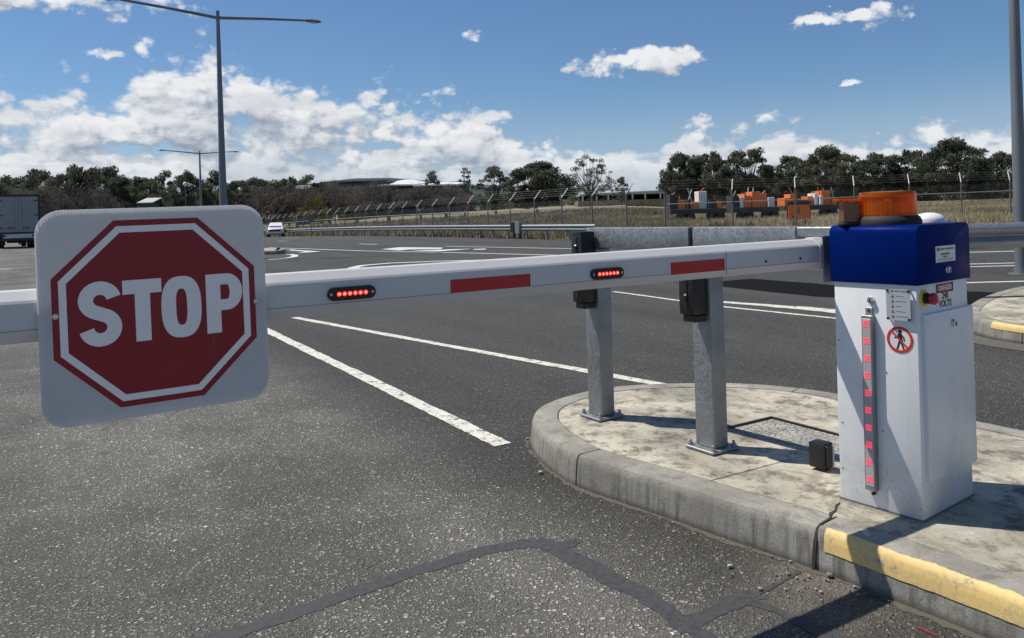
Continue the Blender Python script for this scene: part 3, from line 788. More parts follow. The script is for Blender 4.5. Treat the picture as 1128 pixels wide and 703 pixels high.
# no-pedestrian sticker
pm = on_left(.066, .648)
ring_o = lambda r0, z: [(r0 * math.cos(2 * math.pi * k / 40), r0 * math.sin(2 * math.pi * k / 40)) for k in range(40)]
ps = MB().prism(ring_o(.0495, 0), .0, .0008, pm).build('warning_sticker', 'label_white', cab)
def ring(mb, r0, r1, z0, z1, mtx, n=40, cx=0, cy=0):
    v = []; f = []
    for k in range(n):
        a = 2 * math.pi * k / n
        for r in (r0, r1):
            for z in (z0, z1): v.append(mtx @ Vector((cx + r * math.cos(a), cy + r * math.sin(a), z)))
    for k in range(n):
        i = 4 * k; j = 4 * ((k + 1) % n)
        f += [(i, j, j + 1, i + 1), (i + 2, i + 3, j + 3, j + 2), (i + 1, j + 1, j + 3, i + 3), (i, i + 2, j + 2, j)]
    mb.poly(v, f); return mb
fig = MB()
fig.lathe([(.0072, .0008), (.0072, .0014)], 16, pm @ Matrix.Translation((.001, .030, 0)))
def limb(pts, w):
    for (xa, ya), (xb, yb) in zip(pts[:-1], pts[1:]):
        d = Vector((xb - xa, yb - ya)); L = d.length; a = math.atan2(d.y, d.x)
        fig.box((-w / 2, -w / 2, .0008), (L + w / 2, w / 2, .0014), mtx=pm @ Matrix.Translation((xa, ya, random.uniform(0, .0002))) @ Matrix.Rotation(a, 4, 'Z'))
limb([(.000, .016), (.003, -.004)], .015); limb([(.002, -.004), (.009, -.020), (.014, -.034)], .0065); limb([(-.001, -.004), (-.005, -.018), (-.010, -.033)], .0065)
limb([(-.003, .018), (-.011, .008), (-.018, .007)], .005); limb([(.006, .018), (.014, .009), (.016, -.002)], .005)
fig.build('pedestrian_symbol', 'print_black', ps)
pr = ring(MB(), .0385, .0485, .0008, .0018, pm)
pr.box((-.040, -.0032, .0015), (.040, .0032, .0024), mtx=pm @ Matrix.Rotation(R(-45), 4, 'Z')); pr.build('prohibition_ring', 'print_red', ps)
# LED strip on the left face, leaning a little
ls_m = on_left(.180, .405, .0) @ Matrix.Rotation(R(-.4), 4, 'Z')
ls = MB().box((-.021, -.335, 0), (.021, .325, .025), .002, 1, mtx=ls_m).build('light_strip', 'galvanised', cab)
MB().box((-.016, -.318, .0235), (.016, .312, .0265), .001, 1, mtx=ls_m).build('strip_cover', 'led_cover', ls)
MB().box((-.014, .325, 0), (.014, .352, .006), .001, 1, mtx=ls_m).build('mounting_tab', 'galvanised', ls)
MB().lathe([(.006, 0), (.006, .016), (.004, .018)], 14, ls_m @ Matrix.Translation((.004, -.348, 0))).build('cable_gland', 'dark_metal', ls)
MB().lathe([(.004, .006), (.004, .009)], 12, ls_m @ Matrix.Translation((0, .341, 0))).build('screw', 'dark_metal', ls)
for k in range(10):
    mb = MB(); yy = .295 - k * .0652
    for i in range(3):
        for j in range(3):
            mb.box((-.0105 + i * .0078, yy - .0115 + j * .0085, .0262), (-.0105 + i * .0078 + .0050, yy - .0115 + j * .0085 + .0044, .0276), mtx=ls_m)
    mb.build('led_cluster', 'led_strip_red', ls)
for k in range(5): MB().lathe([(.0025, 0), (.0025, .002)], 10, on_left((.305, .30, .12, .305, .14)[k], (.62, .30, .52, .12, .30)[k])).build('rivet', 'dark_metal', cab)
# beacon: black base, amber ribbed lens, reflector inside
bx, by = .130, .165
BZ = 1.067
T = Matrix.Translation((bx, by, BZ))
be = MB().lathe([(.118, 0), (.119, .014), (.112, .028), (.105, .034)], 40, T).build('beacon', 'black_rubber', cab, smooth=40)
n = 72; v = []; f = []
pf = [(.102, .034, 1), (.101, .060, 1), (.0995, .112, 1), (.0985, .120, .3), (.0955, .1255, 0), (.06, .1275, 0), (.012, .128, 0)]
for r, z, rb in pf:
    for k in range(n): a = 2 * math.pi * k / n; rr = r + rb * (.0010 if k % 2 else -.0010); v.append(T @ Vector((rr * math.cos(a), rr * math.sin(a), z)))
for i in range(len(pf) - 1):
    for k in range(n): f.append((i * n + k, i * n + (k + 1) % n, (i + 1) * n + (k + 1) % n, (i + 1) * n + k))
f.append(tuple((len(pf) - 1) * n + k for k in range(n)))
MB().poly(v, f).build('beacon_lens', 'amber', be, smooth=30)
ring(MB(), .0985, .1032, .106, .110, T, 48).build('lens_rib', 'amber', be, smooth=40)
ring(MB(), .0995, .1045, .038, .043, T, 48).build('lens_rib', 'amber', be, smooth=40)
MB().box((-.050, -.020, .04), (-.004, -.012, .092), mtx=T @ Matrix.Rotation(R(-30), 4, 'Z')).build('reflector', 'reflector', be)
for kz in range(9): ring(MB(), .0985, .1014, .046 + kz * .0075, .0478 + kz * .0075, T, 48).build('lens_rib', 'amber', be, smooth=40)
MB().lathe([(.028, .03), (.03, .07), (.012, .095)], 18, T).build('lamp_bulb', 'label_white', be, smooth=40)
MB().lathe([(.058, 0), (.0575, .012), (.051, .024), (.036, .034), (.018, .039), (.004, .040)], 32, Matrix.Translation((.335, .105, BZ))).build('vent_dome', 'label_white', cab, smooth=50)

SL = Matrix.Translation((.030, .262, BZ)) @ Matrix.Rotation(R(-37), 4, 'Z')
sl = MB().box((-.034, -.022, .012), (.030, .022, .092), .004, 2, mtx=SL).build('side_lens', 'amber_dark', cab)
MB().box((-.056, -.026, .094), (.034, .026, .104), .003, 1, mtx=SL).build('lens_cap', 'amber', sl); MB().box((-.040, -.026, .0), (.036, .026, .0118), .003, 1, mtx=SL).build('lens_base', 'black_rubber', sl)

# ------------------------------------------------------------------ boom arm (local x along the arm, y away from the viewer)
TH = R(31.5)
boom = thing('boom_arm', 'long white boom arm with red strips and lit red lights', 'boom arm', (1.223, 3.15, 0), TH)
prof = [(.014, 1.045), (.003, 1.066), (0, 1.070), (0, 1.134), (.004, 1.140), (.026, 1.160), (.032, 1.162), (.058, 1.162), (.064, 1.160), (.084, 1.140), (.087, 1.134), (.087, 1.070), (.084, 1.066), (.073, 1.045)]
def boom_piece(x0, x1, g_=0.0):
    cz, cy = 1.104, .0435
    return MB().sweep([[Vector((x, cy + (y - cy) * (1 + g_), cz + (z - cz) * (1 + g_))) for y, z in prof] for x in (x0, x1)])
boom_piece(-3.7, .10).build('beam', 'boom_white', boom)
gr = MB(); gr.box((-3.69, -.0006, 1.0735), (.09, .002, 1.0748)); gr.build('seam', 'print_grey', boom)
boom_piece(.02, .24, .10).build('clamp_sleeve', 'boom_white', boom)
MB().box((-.515, -.0012, 1.05), (-.5135, .0005, 1.14)).build('joint_line', 'print_grey', boom)
for x0, x1, z0, z1 in ((-1.653, -1.375, 1.0745, 1.1130), (-.788, -.523, 1.0700, 1.1130)):
    MB().box((x0, -.0014, z0), (x1, .0005, z1)).build('red_strip', 'red_tape', boom)
MB().box((-3.3, -.0014, 1.0745), (-3.02, .0005, 1.1130)).build('red_strip', 'red_tape', boom)
def stadium(w, hh, n=10):
    r = hh / 2; return [(w / 2 - r + r * math.cos(a), r * math.sin(a)) for a in np.linspace(-math.pi / 2, math.pi / 2, n)] + [(-w / 2 + r + r * math.cos(a), r * math.sin(a)) for a in np.linspace(math.pi / 2, 1.5 * math.pi, n)]
def marker(xc, zc):
    m_ = Matrix.Translation((xc, 0, zc)) @ FR
    hs = MB().prism(stadium(.136, .036), 0, .008, m_).build('marker_light', 'black_plastic', boom)
    MB().prism(stadium(.100, .021), .007, .0105, m_).build('lens', 'led_lens', hs)
    for k in range(6):
        xx = -.0375 + k * .015
        MB().lathe([(.0062, .0100), (.0062, .0114), (.004, .0122)], 14, m_ @ Matrix.Translation((xx, 0, 0))).build('led', 'led_red', hs)
        MB().lathe([(.0030, .0120), (.0026, .0127)], 10, m_ @ Matrix.Translation((xx, 0, 0))).build('led_spot', 'led_core', hs)
    for sx in (-1, 1): MB().lathe([(.0042, .007), (.0042, .0092), (.003, .0100)], 12, m_ @ Matrix.Translation((sx * .0585, 0, 0))).build('screw', 'chrome', hs)
marker(-1.9555, 1.0988); marker(-1.0735, 1.0945)
for xx in (-.10, -.30): MB().lathe([(.005, -.001), (.005, .003), (.003, .004)], 12, Matrix.Translation((xx, 0, 1.09)) @ FR).build('bolt', 'dark_metal', boom)
# drive flange joining arm to cabinet back
MB().box((.03, -.01, .985), (.20, -.004, 1.175), .002, 1).build('drive_flange', 'galvanised', boom)

# ------------------------------------------------------------------ stop sign hung on the boom
sg = thing('stop_sign', 'red octagonal STOP sign on white fluted plastic hung on boom arm', 'sign', (1.223, 3.15, 0), TH)
SX, SZ = -2.4365, 1.0960
def rrect(w, hh, r, n=8):
    out = []
    for cx, cy, a0 in ((w / 2 - r, hh / 2 - r, 0), (-w / 2 + r, hh / 2 - r, 90), (-w / 2 + r, -hh / 2 + r, 180), (w / 2 - r, -hh / 2 + r, 270)):
        out += [(cx + r * math.cos(R(a0 + 90 * k / n)), cy + r * math.sin(R(a0 + 90 * k / n))) for k in range(n + 1)]
    return out
sm = Matrix.Translation((SX, -.006, SZ)) @ FR @ Matrix.Rotation(R(.6), 4, 'Z')
rr_ = rrect(.500, .492, .055)
MB().prism(rr_, .0056, .0060, sm).build('panel', 'corflute', sg)
MB().prism(rr_, .0, .0004, sm).build('back_skin', 'corflute', sg)
wb = MB()
for k in range(80):
    x = -.2475 + k * .495 / 79; dx_ = max(0, abs(x) - .195); zz_ = .191 + math.sqrt(max(0, .055 ** 2 - dx_ ** 2))
    wb.poly([sm @ Vector(q) for q in ((x, -zz_, .0004), (x, zz_, .0004), (x, zz_, .0056), (x, -zz_, .0056))], [(0, 1, 2, 3)])
wb.build('flute_webs', 'corflute', sg, fix=False)
def octo(rad): return [(rad / math.cos(math.pi / 8) * math.cos(math.pi / 8 + k * math.pi / 4), rad / math.cos(math.pi / 8) * math.sin(math.pi / 8 + k * math.pi / 4) * .98) for k in range(8)]
o8 = octo(.2225); o7 = octo(.2085); o6 = octo(.193)
MB().prism(o8, .0060, .0066, sm).build('octagon', 'sign_red', sg)
wr = MB(); zz = .0072
wr.poly([sm @ Vector((x, y, zz)) for x, y in o7 + o6], [(k, (k + 1) % 8, 8 + (k + 1) % 8, 8 + k) for k in range(8)]); wr.build('white_border', 'sign_white', sg)
# hand-shaped block letters
def letter(polys_quads, name='letter'):
    mb = MB()
    for q in polys_quads: mb.poly([sm @ Vector((x, y, .0072)) for x, y in q], [tuple(range(len(q)))])
    o = mb.build(name, 'sign_white', sg); return o
def ribbon(path, w):
    """thick stroke: list of quads with mitred joins"""
    pts = [Vector(p) for p in path]; L = []; Rr = []
    for i, p in enumerate(pts):
        d0 = (pts[i] - pts[max(i - 1, 0)]); d1 = (pts[min(i + 1, len(pts) - 1)] - pts[i])
        d = (d0.normalized() if d0.length else Vector((0, 0))) + (d1.normalized() if d1.length else Vector((0, 0))); d.normalize(); nn = Vector((-d.y, d.x))
        wi = w(i / (len(pts) - 1)) if callable(w) else w
        L.append(p + nn * wi / 2); Rr.append(p - nn * wi / 2)
    return [[L[i], Rr[i], Rr[i + 1], L[i + 1]] for i in range(len(pts) - 1)]
LZ0, LZ1 = 1.0270 - SZ, 1.1725 - SZ; H_ = LZ1 - LZ0; zc = (LZ0 + LZ1) / 2
def arc(cx, cy, rx, ry, a0, a1, n=10): return [(cx + rx * math.cos(R(a)), cy + ry * math.sin(R(a))) for a in np.linspace(a0, a1, n)]
# S
sx = -2.563 - SX; w = .031; rx = .0445 - w / 2; ry = H_ / 4 - w / 4
top = arc(sx, LZ1 - w * .45 - ry + .001, rx, ry, 10, 245, 16); bot = arc(sx, LZ0 + w * .45 + ry - .001, rx, ry, 65, -170, 16)
letter(ribbon(top + bot, w))
# T
x0, x1 = -2.5155 - SX, -2.4315 - SX; xm = (x0 + x1) / 2
letter([[(x0, LZ1 - .033), (x1, LZ1 - .033), (x1, LZ1), (x0, LZ1)], [(xm - .0165, LZ0), (xm + .0165, LZ0), (xm + .0165, LZ1 - .033), (xm - .0165, LZ1 - .033)]])
# O
ox = -2.388 - SX
def sup(rx, ry, e, n=40): return [(ox + rx * math.copysign(abs(math.cos(a)) ** e, math.cos(a)), zc + ry * math.copysign(abs(math.sin(a)) ** e, math.sin(a))) for a in np.linspace(0, 2 * math.pi, n, endpoint=False)]
oo, oi = sup(.0452, H_ / 2 + .0015, .78), sup(.0125, H_ / 2 - .029, .70)
letter([[oo[k], oo[(k + 1) % 40], oi[(k + 1) % 40], oi[k]] for k in range(40)])
# P
x0 = -2.3315 - SX; yb = zc - .018; yt = LZ1; ym = (yb + yt) / 2; rb = (yt - yb) / 2
q = [[(x0, LZ0), (x0 + .034, LZ0), (x0 + .034, LZ1), (x0, LZ1)], [(x0 + .034, yt - .027), (x0 + .050, yt - .027), (x0 + .050, yt), (x0 + .034, yt)], [(x0 + .034, yb), (x0 + .050, yb), (x0 + .050, yb + .027), (x0 + .034, yb + .027)]]
oa = arc(x0 + .050, ym, .0365, rb, -90, 90, 14); ia = arc(x0 + .050, ym, .006, rb - .027, -90, 90, 14)
letter(q + [[oa[k], oa[k + 1], ia[k + 1], ia[k]] for k in range(13)])
for xb, zb_ in ((-2.6525, 1.1005), (-2.2125, 1.0985)):
    MB().lathe([(.0065, .006), (.0065, .0085), (.0045, .0085), (.004, .013), (.002, .0135)], 16, Matrix.Translation((xb, -.006, zb_)) @ FR).build('bolt', 'chrome', sg, smooth=40)
MB().poly([sm @ Vector(p) for p in ((.118, -.070, .0069), (.1192, -.070, .0069), (.1188, -.122, .0069), (.1180, -.122, .0069))], [(0, 1, 2, 3)]).build('rust_streak', 'rust_streak', sg)

# ------------------------------------------------------------------ guard posts, rails on top
def guard_post(loc, label, rz=R(33), sp_top=1.045):
    t = thing('guard_post', label, 'post', (*loc, .147), rz, 'steel guard posts on the island')
    n_ = MB().box((-.09, -.09, .004), (.09, .09, .018), .003, 1).build('base_plate', 'galvanised', t)
    MB().box((-.047, -.060, .018), (.047, .060, .949), .007, 3).build('post', 'galvanised', t, smooth=40)
    for sx in (-1, 1):
        for sy in (-1, 1):
            bt = MB().lathe([(.013, .018), (.013, .028), (.008, .028), (.008, .042), (.006, .044)], 6, Matrix.Translation((sx * .070, sy * .072, 0)) @ Matrix.Rotation(random.random(), 4, 'Z')).build('anchor_bolt', 'galvanised', n_)
    bo = MB().box((-.146, -.046, .655), (-.048, .046, sp_top), .008, 2).build('block_spacer', 'black_plastic', t, smooth=40)
    MB().box((-.132, -.038, .620), (-.052, .038, .655), .005, 1).build('spacer_foot', 'black_plastic', bo)
    MB().box((-.150, -.012, .68), (-.145, .012, sp_top - .03), .002, 1).build('spacer_rib', 'black_plastic', bo)
    for zz in (.74, sp_top - .085): MB().lathe([(.016, 0), (.016, .006), (.01, .012)], 8, Matrix.Translation((-.146, 0, zz)) @ Matrix.Rotation(R(-90), 4, 'Y')).build('bolt', 'black_plastic', bo)
    return t
p1 = Vector((.470, 4.385)); p2 = Vector((.926, 3.745))
guard_post(p1, 'galvanised guard post nearer the rounded nose of the island')
guard_post(p2, 'galvanised guard post between the nose post and the barrier cabinet', sp_top=.92)
rd = (p2 - p1).normalized(); RZ = math.atan2(rd.y, rd.x); L12 = (p2 - p1).length
def rail_piece(a0, a1, label):
    t = thing('top_rail', label, 'rail', (p1.x, p1.y, 0), RZ, 'box rails on the guard posts')
    MB().box((a0, -.040, 1.098), (a1, .040, 1.211), .006, 2).build('rail', 'galvanised', t, smooth=40)
    MB().box((a0 - .004, -.036, 1.102), (a0 - .0005, .036, 1.207)).build('end_cap', 'black_plastic', t)
    return t
rail_piece(-.045, L12 - .075, 'galvanised box rail joining the two guard posts')
rp = rail_piece(L12 - .050, 1.66 * L12, 'galvanised box rail running from second guard post towards the cabinet')
MB().box((1.66 * L12 + .001, -.036, 1.168), (1.93 * L12, .036, 1.209), .004, 1).build('rail_tongue', 'galvanised', rp)

# small black photocell box near the cabinet
pc = thing('photocell_box', 'small black photocell box low beside the white cabinet', 'sensor box', (1.318, 3.40, .147), R(37))
MB().box((-.034, -.034, .012), (.034, .045, .122), .008, 2).build('housing', 'black_plastic', pc, smooth=40)
MB().box((-.028, -.042, .020), (.028, -.033, .116), .004, 1).build('front_frame', 'dark_metal', pc)
MB().box((.012, -.0455, .022), (.022, -.0415, .114)).build('window_bar', 'label_silver', pc)
MB().box((-.02, -.02, 0), (.02, .02, .014)).build('foot', 'dark_metal', pc)

# ------------------------------------------------------------------ W-beam guardrails
WP = [(.0, .0), (.018, .018), (.078, .055), (.083, .075), (.078, .10), (.006, .140), (.0, .156), (.006, .172), (.078, .212), (.083, .236), (.078, .257), (.018, .294), (.0, .312)]
def rail_beam(name, label, pts, side, top=.78, zf=drop, foot=0.0, post_plate=False, group='roadside guardrails'):
    root = thing(name, label, 'guardrail', (0, 0, 0), 0, group)
    pts = [Vector(p) for p in pts]
    rings = []
    def ring_at(p, d):
        nn = Vector((d.y, -d.x)) * side; z0 = zf(p.y) + top - .312 + foot
        outer = [Vector((p.x + nn.x * o_, p.y + nn.y * o_, z0 + z)) for o_, z in WP]
        inn = [Vector((p.x + nn.x * (o_ - .004), p.y + nn.y * (o_ - .004), z0 + z)) for o_, z in WP[::-1]]
        return outer + inn
    dens = []
    for i in range(len(pts) - 1):
        n_ = max(1, int((pts[i + 1] - pts[i]).length / 4)); dens += [pts[i].lerp(pts[i + 1], k / n_) for k in range(n_)]
    dens.append(pts[-1])
    for i, p in enumerate(dens):
        d = (dens[min(i + 1, len(dens) - 1)] - dens[max(i - 1, 0)]).normalized(); rings.append(ring_at(p, d))
    MB().sweep(rings).build('rail_beam', 'galvanised', root, smooth=50)
    return root
def guardrail(name, label, pts, spacing, side, **kw):
    first = kw.pop('first', .6); root = rail_beam(name, label, pts, side, **kw)
    top = kw.get('top', .78); foot = kw.get('foot', 0.0); zf = kw.get('zf', drop); plate = kw.get('post_plate', False)
    mb = MB(); mb.box((-.05, -.045, -.15 if not plate else .016), (.05, .045, top - .02), .004, 1); me_post = mb.mesh('post')
    bl = MB(); bl.box((.0502, -.05, top - .34), (.086, .05, top + .012), .004, 1); me_bl = bl.mesh('spacer_block')
    plm = MB(); plm.box((-.13, -.13, 0), (.13, .13, .016), .003, 1); me_pl = plm.mesh('base_plate')
    bm_ = MB()
    for sx in (-1, 1):
        for sy in (-1, 1): bm_.lathe([(.016, .016), (.016, .03), (.009, .03), (.009, .05)], 6, Matrix.Translation((sx * .10, sy * .10, 0)))
    me_bt = bm_.mesh('bolts')
    pts = [Vector(p) for p in pts]; s_acc = first; base = 0.0
    for i in range(len(pts) - 1):
        L = (pts[i + 1] - pts[i]).length; d = (pts[i + 1] - pts[i]).normalized(); nn = Vector((d.y, -d.x)) * side
        while s_acc <= base + L:
            q = pts[i] + d * (s_acc - base) - nn * .088
            items = [(me_post, 'post', 'galvanised'), (me_bl, 'spacer_block', 'black_plastic')]
            if plate: items += [(me_pl, 'base_plate', 'galvanised'), (me_bt, 'anchor_bolts', 'galvanised')]
            for me_, nm, mt in items:
                o = link_obj(nm, me_, mt, root); o.location = (q.x, q.y, zf(q.y) + foot); o.rotation_euler = (0, 0, math.atan2(nn.y, nn.x))
            s_acc += spacing
        base += L
    return root
guardrail('guardrail', 'long galvanised guardrail curving away along the far road edge', [Vector(RAIL0) + RDIR * 3.0, Vector(RAIL0) + RDIR * 40, Vector(RAIL0) + RDIR * 50], 1.6, -1, top=.74, first=.7)
guardrail('guardrail', 'short galvanised guardrail length between the rail bracket and the black spacer', [Vector(RAIL0) + RDIR * -4.2, Vector(RAIL0) + RDIR * 2.4], 1.9, -1, top=.74, first=2.2)
# bracket between the two lengths
bk = thing('rail_bracket', 'dark steel bracket joining two lengths of far guardrail', 'bracket', (*(Vector(RAIL0) + RDIR * 2.7), drop(41)), math.atan2(RDIR.y, RDIR.x))
MB().box((-.55, .02, .30), (-.10, .16, .92), .01, 1).build('plate', 'galvanised', bk); MB().box((.06, .02, .34), (.40, .14, .86), .01, 1).build('plate', 'dark_metal', bk)
MB().box((-.45, -.06, -.1), (-.25, .02, .80), .01, 1).build('post', 'dark_metal', bk); MB().box((.15, -.06, -.1), (.32, .02, .80), .01, 1).build('post', 'dark_metal', bk)
zflat = lambda y: 0.0
guardrail('guardrail', 'galvanised guardrail behind the blue hood at the right edge', [(4.75, 9.35), (6.0, 9.45), (9.5, 9.6), (14, 9.7)], 4.2, 1, top=.875, foot=.147, zf=zflat, post_plate=True, first=1.72)

# ------------------------------------------------------------------ street lights
def street_light(px, D, label, arm, armdir, rise, height, r0=.15, r1=.075, heads=True):
    X = at(px, 240, D).x; z0 = h(X, D) if D > 36 else 0.0
    if D > 36 and X < road_x(min(D, 109)): z0 = drop(D)
    t = thing('street_light', label, 'street light', (X, D, z0 - .02), 0, 'tall twin arm street lights')
    H = height - z0
    MB().tube([(0, 0, 0), (0, 0, H * .25), (0, 0, H * .6), (0, 0, H + .25)], [r0, r0 * .86 + r1 * .14, r0 * .45 + r1 * .55, r1], 14).build('pole', 'pole_steel', t, smooth=50)
    MB().lathe([(r0 * 2.0, 0), (r0 * 2.0, .03), (r0 * 1.2, .03), (r0 * 1.15, .12)], 16).build('base_plate', 'pole_steel', t)
    a = Vector((armdir[0], armdir[1], 0)).normalized()
    for sgn in (-1, 1):
        e = a * sgn * arm; tip = Vector((e.x, e.y, H + rise))
        ar = MB().tube([(0, 0, H), Vector((e.x * .5, e.y * .5, H + rise * .55)), tip], [.06, .05, .042], 10).build('arm', 'pole_steel', t, smooth=50)
        d = a * sgn; sd = Vector((-d.y, d.x, 0)); hd = MB(); rings = []
        for k, (u, w, hh) in enumerate(((0, .05, .05), (.08, .09, .07), (.30, .15, .085), (.55, .145, .07), (.66, .07, .04))):
            c = tip + d * u; rings.append([c + sd * w * math.cos(q) + Vector((0, 0, hh * math.sin(q) * (1 if math.sin(q) > 0 else .6))) for q in np.linspace(0, 2 * math.pi, 12, endpoint=False)])
        lh = hd.sweep(rings).build('lamp_head', 'pole_steel', t, smooth=50)
        c = tip + d * .36; MB().lathe([(.10, -.055), (.09, -.075), (.04, -.085)], 14, Matrix.Translation(c)).build('lamp_lens', 'lamp_glass', lh, smooth=50)
    return t
AD = (.096, .0635)
street_light(246.5, 28, 'tall twin arm street light rising above the stop sign', 3.15, AD, .26, .2635 * 28 + 1.3, .145, .062)
street_light(222, 78, 'distant small twin arm street light left of the tall one', 3.15, AD, .26, 8.3, .15, .07)
street_light(1124, 13.5, 'steel street light pole at the right edge of the photo', 3.0, (.9, .3), .25, 8.6, .105, .055)
gl = thing('lamp_post', 'short far lamp post with a pale globe among the left trees', 'lamp post', (*at(205, 240, 105).xy, h(at(205, 240, 105).x, 105)), 0)
gz = at(205, 204, 105).z - gl.location.z
MB().tube([(0, 0, 0), (0, 0, gz - .2)], [.09, .06], 8).build('pole', 'pole_steel', gl)
MB().lathe([(.08, gz - .2), (.25, gz - .05), (.30, gz + .15), (.2, gz + .36), (.05, gz + .42)], 14).build('globe', 'lamp_glass', gl, smooth=60)

# ------------------------------------------------------------------ security fence
fence = thing('security_fence', 'long chain link security fence with angled barbed wire posts', 'fence', (0, 0, 0), 0)
FS = Vector((7.1, 36.2)); FD = Vector((-.515, .857)).normalized(); NF = 33
out_n = Vector((FD.y, -FD.x))                                   # arms lean away from the road
pm_ = MB(); PHT = 2.15
pm_.tube([(0, 0, -.3), (0, 0, PHT)], .042, 8)
arm_mb = MB(); arm_mb.tube([(0, 0, PHT - .03), (.46, 0, PHT + .50)], [.034, .028], 8)
me_p = pm_.mesh('post'); me_a = arm_mb.mesh('post_arm')
def fence_run(start, d, n, sp, lean, first_arm=True, root=fence):
    pts = []
    for k in range(n):
        p = start + d * sp * k; z = h(p.x, p.y); pts.append(Vector((p.x, p.y, z)))
        o = link_obj('post', me_p, 'fence_steel', root); o.location = (p.x, p.y, z)
        if k or first_arm:
            ar = link_obj('post_arm', me_a, 'fence_steel_pale', o); ar.rotation_euler = (0, 0, math.atan2(lean.y, lean.x) + random.uniform(-.05, .05))
    for z in (.12, 1.55): MB().tube([q + Vector((0, 0, z)) for q in pts], .014 if z < 1 else .022, 5).build('pipe_rail', 'fence_steel_pale', root)
    for k in range(4):
        f_ = .2 + .26 * k; MB().tube([q + Vector((lean.x * .46 * f_, lean.y * .46 * f_, PHT + .5 * f_)) for q in pts], .006, 4).build('barbed_wire', 'fence_steel', root)
    # chain link fabric: open sheet of woven wire
    v = []
    for q in pts: v += [q + Vector((0, 0, .02)), q + Vector((0, 0, 1.98))]
    MB().poly(v, [(2 * i, 2 * i + 2, 2 * i + 3, 2 * i + 1) for i in range(len(pts) - 1)]).build('chain_link', 'chain_link', root, fix=False)
def f_chain(t, b):
    x, y, z = t.node('ShaderNodeSeparateXYZ', None, Vector=t.pos).outputs
    s_ = t.add(t.mul(x, .75), t.mul(y, .66))
    def wire(expr):
        fr_ = t.m('FRACT', t.mul(expr, 9.0)); return t.m('LESS_THAN', fr_, .055)
    k = t.m('MAXIMUM', wire(t.add(s_, z)), wire(t.sub(s_, z)))
    tp = t.node('ShaderNodeBsdfTransparent'); mx = t.node('ShaderNodeMixShader', None, i0=k, i1=tp.outputs[0], i2=b.outputs[0])
    t.l.new(mx.outputs[0], t.n['Material Output'].inputs[0])
mat('chain_link', (.24, .235, .22), .6, .2, fn=f_chain)
fence_run(FS + FD * 2.8, FD, NF, 2.8, out_n)
fence2 = thing('security_fence', 'chain link fence across the field behind the amber beacon', 'fence', (0, 0, 0), 0)
d2 = Vector((28.1 - 7.1, 44 - 36.2)).normalized(); L2 = Vector((28.1 - 7.1, 44 - 36.2)).length
fence_run(FS, d2, 10, L2 / 6, Vector((.35, .93)).normalized(), first_arm=False, root=fence2)
# diamond road sign seen from behind
q = Vector(P(333, 262)); ds = thing('road_sign', 'dark diamond road sign seen from behind near the far guardrail', 'sign', (-17.0, 66, drop(66)), R(20))
zt = at(333, 241, 66).z - drop(66)
MB().tube([(0, 0, -.1), (0, 0, zt + .3)], .035, 8).build('pole', 'fence_steel', ds)
MB().prism([(0, -.42), (.42, 0), (0, .42), (-.42, 0)], 0, .012, Matrix.Translation((0, -.04, zt)) @ FR).build('plate', 'print_grey', ds)

# ------------------------------------------------------------------ trees
def tri_mesh(name, V, Fq):
    me = bpy.data.meshes.new(name); nv = len(V); nf = len(Fq); k = Fq.shape[1]
    me.vertices.add(nv); me.vertices.foreach_set('co', V.astype(np.float32).ravel())
    me.loops.add(nf * k); me.loops.foreach_set('vertex_index', Fq.astype(np.int32).ravel())
    me.polygons.add(nf); me.polygons.foreach_set('loop_start', np.arange(0, nf * k, k, dtype=np.int32))
    me.update(calc_edges=True); return me
def leaf_cloud(centers, radii, per, size, droop=0.0, flat=.8, rng=None):
    """leaf-sized quads spread through clumps"""
    rng = rng or np.random.default_rng(1); out = []
    for c, r in zip(centers, radii):
        n = int(per * r * r)
        d = rng.normal(size=(n, 3)); d /= np.linalg.norm(d, axis=1)[:, None]
        rad = rng.random(n) ** .45
        pts = np.array(c) + d * rad[:, None] * r * np.array([1, 1, flat])
        out.append(pts)
    C = np.concatenate(out); n = len(C)
    a = rng.normal(size=(n, 3)); a[:, 2] -= droop; a /= np.linalg.norm(a, axis=1)[:, None]
    b = np.cross(a, rng.normal(size=(n, 3))); b /= np.linalg.norm(b, axis=1)[:, None]
    s = size * (.6 + .8 * rng.random(n))[:, None]
    V = np.stack([C - a * s, C + b * s * .42, C + a * s, C - b * s * .42], 1).reshape(-1, 3)
    return V, np.arange(4 * n).reshape(-1, 4)
def limbs(mb, rng, base, top_r, centers, trunk_h, r0):
    """trunk then a limb to each clump"""
    T0 = Vector(base); wob = [Vector((rng.normal() * .12, rng.normal() * .12, trunk_h * k / 4)) if k else T0 for k in range(5)]
    mb.tube(wob, [r0, r0 * .85, r0 * .75, r0 * .66, r0 * .55], 8); fork = wob[-1]
    for c in centers:
        c = Vector(c); st_ = wob[2 + int(rng.integers(0, 3))]; mid = st_.lerp(c, .5) + Vector((rng.normal() * .25, rng.normal() * .25, .25))
        mb.tube([st_, mid, c], [r0 * .42, r0 * .24, r0 * .07], 5, cap=False)
